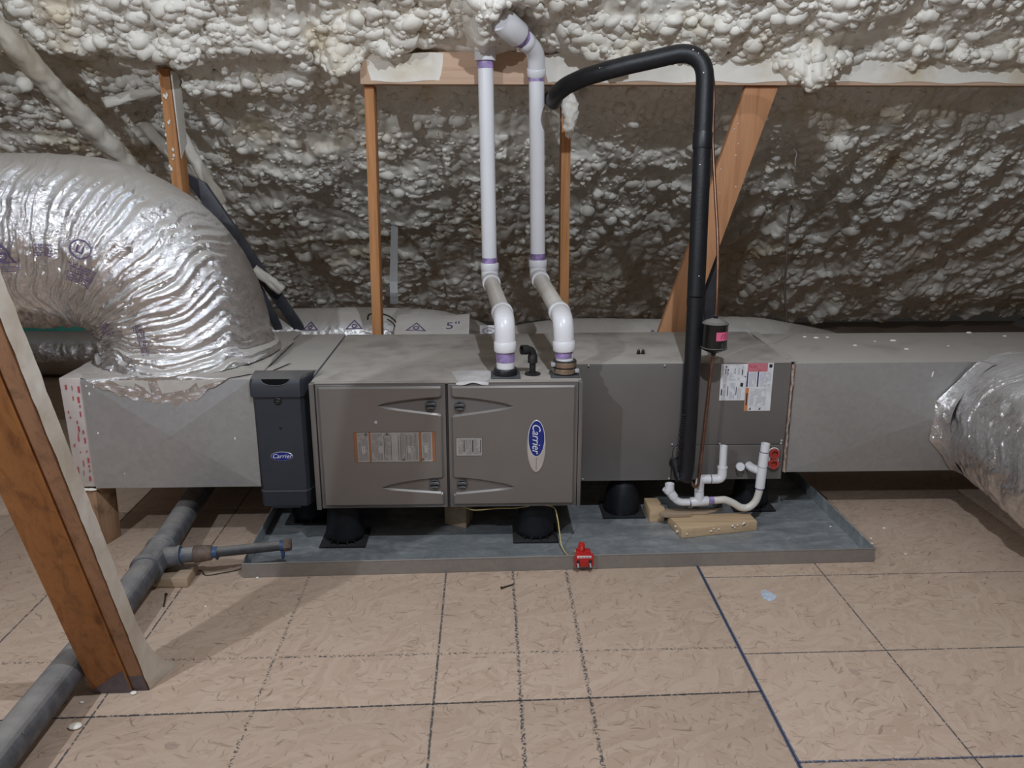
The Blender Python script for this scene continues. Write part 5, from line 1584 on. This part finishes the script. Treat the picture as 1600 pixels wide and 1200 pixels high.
bm = NB(); tube(bm, [c0, c0 + d * 0.003, c0 + d * 0.022, c0 + d * 0.026], [0.019, 0.0215, 0.0215, 0.018], 8); obj('end_cap', bm, 'bronze', gas, 30)
for a_, b_, r_ in ((c0 - d * 0.011, c0 + d * 0.001, 0.0172), (Vector((-0.9865, 2.4143, 0.087)), Vector((-0.978, 2.4155, 0.087)), 0.0250), (Vector((-0.889, 2.4288, 0.089)), Vector((-0.873, 2.431, 0.0894)), 0.0185)):
    bm = NB(); tube(bm, [a_, b_], r_, 20); obj('blue_sealant', bm, 'bluetape', gas, 40)
bm = NB(); lathe(bm, [(0.003, 0), (0.006, 0.01), (0.008, 0.03)], (c0.x - 0.002, c0.y - 0.006, 0.050), (0, 0, 1), 8); obj('blue_sealant', bm, 'bluetape', gas, 40)
bm = NB()
for (x, y, z, l) in ((-1.038, 2.335, 0.033, 0.03), (-0.873, 2.425, 0.064, 0.014)):
    lathe(bm, [(0.001, 0), (0.006, l * 0.5), (0.008, l)], (x, y, z), (0, 0, 1), 8)
obj('sealant_drips', bm, 'abs2', gas, 40)['kind'] = 'stuff'
bm = NB(); box(bm, -1.105, -0.952, 2.365, 2.465, 0.001, 0.034, 0.003)
tag(obj('wood_block', bm, 'wood_dull', None, 30), 'flat wood block under the tee of the grey pipe', 'wood block')
bm = NB(); tube(bm, catmull([(-0.965, 2.475, 0.003), (-0.945, 2.47, 0.003), (-0.92, 2.44, 0.003), (-0.87, 2.455, 0.003), (-0.83, 2.47, 0.004), (-0.805, 2.485, 0.012)], 6), 0.0016, 6)
tag(obj('wire', bm, 'seam', None, 60), 'thin dark wire on the floor between the wood block and the pan', 'wire')

sbk = thing('support_block', (-1.30, 2.68, 0), 'upright wood block propping the left end of the duct box', 'wood block')
bm = NB(); hexa(bm, [(-1.385, 2.672, 0.001), (-1.348, 2.654, 0.001), (-1.318, 2.745, 0.001), (-1.355, 2.763, 0.001)], [(-1.400, 2.668, 0.214), (-1.340, 2.650, 0.214), (-1.312, 2.74, 0.214), (-1.372, 2.76, 0.214)], 0.003); obj('block', bm, 'wood_block', sbk)
bm = NB(); rs = random.Random(13)
for k in range(10):
    bmesh.ops.create_icosphere(bm, subdivisions=2, radius=rs.uniform(0.006, 0.010), matrix=Matrix.Translation((-1.398 + k * 0.0062, 2.664 - k * 0.0018, 0.216 + rs.uniform(0, 0.004))) @ Matrix.Diagonal((1.4, 1, 0.5, 1)))
obj('foam_bead', bm, 'foam', sbk, 180)

# ------------------------------------------------------------------ flexible ducts behind the equipment
def small_flex(label, pts, R, seed, stamps=(), dust=1):
    path = catmull(pts, 10)
    t = thing('flexible_duct', (path[0].x, path[0].y, min(p.z for p in path) - R), label, 'duct')
    f = Flex(path, R, seed, 110, 0.006, (0, -1, -0.6), None, 0.010, 0.35, 22.0, 1.0)
    f.build('foil_jacket', 'foil_dim', t)
    for kind, s, d in stamps:
        if kind == 'tri':
            f.stamp('printed_stamp', tri_logo(NB(), 0.036), s, d, 'stamp', t, 1)
        elif kind == 'five':
            f.stamp('printed_size', text_bm('5"', 0.055, 0.0), s, d, 'stamp', t, 1)
    return t, f
small_flex('dusty foil duct lying behind the furnace, strapped up beside the left post', [(-1.72, 3.80, 0.42), (-1.30, 3.80, 0.445), (-0.90, 3.80, 0.455), (-0.50, 3.80, 0.462), (-0.24, 3.86, 0.43), (-0.10, 4.00, 0.36), (-0.06, 4.20, 0.28)], 0.168, 61,
           [('tri', 0.93, (0, -0.75, 0.66)), ('tri', 1.12, (0, -0.75, 0.66))])
small_flex('dusty foil duct lying behind the coil cabinet', [(0.03, 3.70, 0.375), (0.12, 3.71, 0.395), (0.40, 3.74, 0.42), (0.75, 3.74, 0.415), (1.15, 3.75, 0.425), (1.40, 3.80, 0.385), (1.66, 3.95, 0.31)], 0.163, 67,
           [('tri', 0.72, (0, -0.70, 0.71)), ('five', 0.92, (0, -0.70, 0.71))])
cs = thing('jacket_flap', (-0.24, 3.5, 0.56), 'pale flap of printed duct jacket lying behind the furnace top', 'flap')
def flap(u, v):
    x = -0.395 + u * 0.315; yy = 3.385 + v * 0.21
    return np.stack([x, yy, 0.575 + 0.062 * np.sin(v * 1.5) + 0.004 * np.sin(u * 7)], -1)
V, F = blob_grid(24, 16, flap)
V2 = V.copy(); V2[:, 2] -= 0.003
o = np_mesh('sheet', np.concatenate([V, V2]), np.concatenate([F, F[:, ::-1] + len(V)]), 'card', cs, 60)
def on_flap(bm, cx, cy, name, sz=1.0):
    for vtx in bm.verts:
        x, y = cx + vtx.co.x * sz, cy + vtx.co.y * sz
        u = (x + 0.395) / 0.315; v = (y - 3.385) / 0.21
        vtx.co = Vector((x, y, 0.5765 + 0.062 * math.sin(v * 1.5) + 0.004 * math.sin(u * 7)))
    return obj(name, bm, 'stamp', cs, None)
on_flap(tri_logo(NB(), 0.045), -0.305, 3.455, 'printed_stamp', 1.0)
on_flap(text_bm('5"', 0.075, 0.0), -0.150, 3.475, 'printed_size', 1.0)
jt = thing('jacket_tag', (0.01, 3.45, 0.56), 'small white printed tag behind the left vent pipe', 'tag')
bm = NB(); hexa(bm, [(-0.035, 3.44, 0.565), (0.045, 3.44, 0.565), (0.045, 3.52, 0.600), (-0.035, 3.52, 0.600)], [(-0.035, 3.44, 0.567), (0.045, 3.44, 0.567), (0.045, 3.52, 0.602), (-0.035, 3.52, 0.602)]); obj('card', bm, 'white', jt, None)
bm = NB(); ring2(bm, 0.022, 0.025, 0, 0, 24, 1.15)
b2 = text_bm('W', 0.024, 0.0); merge(bm, b2)
bmesh.ops.transform(bm, matrix=Matrix.Translation((0.005, 3.48, 0.5862)) @ Matrix.Rotation(math.atan2(0.035, 0.08), 4, 'X'), verts=bm.verts)
obj('printed_mark', bm, 'stamp', jt, None)
t, f = small_flex('brown dusty flexible duct lying on the floor far behind the left end', [(-3.3, 4.98, 0.143), (-2.6, 5.0, 0.143), (-2.0, 5.0, 0.143), (-1.3, 4.98, 0.143)], 0.134, 71)
tl = thing('teal_sheeting', (-2.7, 5.3, 0), 'teal printed sheeting glimpsed under the big silver duct', 'sheeting')
bm = NB(); hexa(bm, [(-3.2, 5.30, 0.001), (-2.10, 5.30, 0.001), (-2.10, 5.42, 0.001), (-3.2, 5.42, 0.001)], [(-3.2, 5.32, 0.345), (-2.15, 5.32, 0.335), (-2.15, 5.40, 0.335), (-3.2, 5.40, 0.345)], 0.02); obj('roll', bm, 'teal', tl)
bm = NB()
for x in (-2.78, -2.70, -2.42): box(bm, x, x + 0.035, 5.30, 5.318, 0.255, 0.315)
obj('print', bm, 'teal_d', tl, None)

# hanger strap, loose strips and cables against the foam
hs = thing('hanger_strap', (-0.43, 3.80, 0.63), 'thin galvanized strap hanging from the roof foam to the duct behind the left post', 'strap')
bm = NB()
pts = [(-0.519, 4.72, 0.935), (-0.474, 4.20, 0.765), (-0.461, 4.05, 0.716), (-0.4555, 4.0, 0.668), (-0.447, 3.92, 0.628)]
for a, b in zip(pts, pts[1:]):
    a, b = Vector(a), Vector(b)
    w = Vector((0.019, 0, 0)); n = Vector((0, 0.002, 0.001))
    hexa(bm, [a - w, a + w, a + w + n, a - w + n], [b - w, b + w, b + w + n, b - w + n])
obj('strap', bm, 'strap', hs, None)
bm = NB(); tube(bm, catmull([(-0.53, 3.60, 0.615), (-0.52, 3.58, 0.640), (-0.485, 3.565, 0.648), (-0.44, 3.565, 0.640), (-0.405, 3.56, 0.615), (-0.385, 3.55, 0.575)], 6), 0.0035, 8); tube(bm, catmull([(-0.44, 3.57, 0.622), (-0.415, 3.56, 0.606), (-0.40, 3.555, 0.58)], 6), 0.003, 8)
tag(obj('cable', bm, 'seam', None, 60), 'dark cable looped round the foot of the left orange post', 'cable')
bm = NB(); hexa(bm, [(0.975, 3.60, 0.0), (1.020, 3.60, 0.0), (1.020, 3.608, 0.0), (0.975, 3.608, 0.0)], [(0.960, 3.60, 1.02), (0.998, 3.60, 1.02), (0.998, 3.608, 1.02), (0.960, 3.608, 1.02)])
tag(obj('grey_strip', bm, 'grey_strip', None, None), 'flat grey strip standing behind the diagonal brace and the drier', 'strip')
bm = NB(); tube(bm, catmull([(1.672, 4.58, 1.06), (1.655, 4.56, 0.95), (1.660, 4.55, 0.75), (1.655, 4.53, 0.60), (1.668, 4.50, 0.45), (1.69, 4.45, 0.20), (1.70, 4.42, 0.004)], 8), 0.0065, 10)
tag(obj('cable', bm, 'cable', None, 60), 'thin brown cable hanging against the dark foam at the right', 'cable')
bm = NB(); tube(bm, catmull([(1.42, 3.93, 1.34), (1.425, 3.90, 1.32), (1.417, 3.89, 1.29), (1.420, 3.89, 1.265)], 6), 0.0025, 6)
tag(obj('straw', bm, 'tape', None, 60), 'short pale wisp sticking out of the foam beyond the diagonal brace', 'wisp')
bm = NB(); tube(bm, [Vector((-1.95, 3.74, 0.016)), Vector((-1.62, 3.72, 0.016))], 0.014, 14)
tag(obj('conduit', bm, 'pvc_old', None, 40), 'pale conduit on the floor behind the left end board', 'conduit')
bm = NB(); tube(bm, catmull([(-1.86, 3.58, 0.02), (-1.80, 3.62, 0.03), (-1.76, 3.55, 0.025), (-1.70, 3.60, 0.02), (-1.74, 3.64, 0.025)], 6), 0.016, 10)
tag(obj('rag', bm, 'slate', None, 60), 'dark coil on the floor behind the left end board', 'coil')

# ------------------------------------------------------------------ small litter on the floor
def nail(a, b, label):
    a, b = Vector(a), Vector(b)
    d = (b - a).normalized()
    bm = NB(); tube(bm, [a, b], 0.0024, 8); tube(bm, [a - d * 0.001, a + d * 0.0015], 0.0048, 10)
    tag(obj('nail', bm, 'nail', None, 40), label, 'nail')
nail((0.036, 2.327, 0.0052), (0.074, 2.352, 0.0026), 'loose nail on the board in front of the pan')
nail((-1.003, 2.318, 0.0052), (-0.985, 2.250, 0.0026), 'loose nail on the floor beside the grey pipe')
bm = NB(); rs = random.Random(6)
ol = [(0.022 * (0.7 + 0.6 * rs.random()) * math.cos(k * 0.628), 0.030 * (0.7 + 0.6 * rs.random()) * math.sin(k * 0.628)) for k in range(10)]
v = [bm.verts.new((0.86 + x, 2.262 + y, 0.0012 + 0.001 * rs.random())) for x, y in ol]; c = bm.verts.new((0.86, 2.262, 0.004))
w = [bm.verts.new((0.86 + x, 2.262 + y, 0.0003)) for x, y in ol]
for k in range(10):
    j = (k + 1) % 10
    bm.faces.new([v[k], v[j], c]); bm.faces.new([w[k], w[j], v[j], v[k]])
bm.faces.new(w[::-1])
tag(obj('tape_scrap', bm, 'bluepaper', None, None), 'pale blue scrap stuck to the floor in front of the pan', 'scrap')
bm = NB(); bmesh.ops.create_icosphere(bm, subdivisions=2, radius=0.017, matrix=Matrix.Translation((-0.992, 1.708, 0.0045)) @ Matrix.Diagonal((1.0, 0.8, 0.28, 1)))
tag(obj('foam_drop', bm, 'foam', None, 180), 'flat round drop of cream foam beside the pipe at lower left', 'foam drop')
bm = NB(); bmesh.ops.create_icosphere(bm, subdivisions=2, radius=1.0)
drop = obj('foam_crumb', bm, 'foam', None, 180, (0, 0, 0))
rs = random.Random(19)
spots = [(1.25, 2.74, .004), (1.30, 2.73, .0035), (1.355, 2.64, .004), (1.34, 2.60, .005), (1.44, 2.72, .005), (1.42, 2.52, .004), (1.31, 2.58, .003), (-1.12, 2.44, .011), (-0.905, 1.832, .007), (-0.75, 2.42, .004), (-1.19, 2.62, .004), (-1.02, 1.80, .004), (-1.12, 1.96, .004), (1.62, 2.10, .004), (-0.86, 2.25, .003)]
for i, (x, y, r) in enumerate(spots):
    o = drop if i == 0 else drop.copy()
    if i: COL.objects.link(o)
    o.location = (x, y, r * 0.55); o.scale = (r * 1.25, r, r * 0.6)
    right_ = x > 0
    tag(o, 'tiny crumb of cream foam on the bare floor right of the drain pan' if right_ else 'tiny crumb of cream foam on the floor near the grey pipe at the left', 'foam crumb', 'foam crumbs right of the pan' if right_ else 'foam crumbs near the grey pipe')
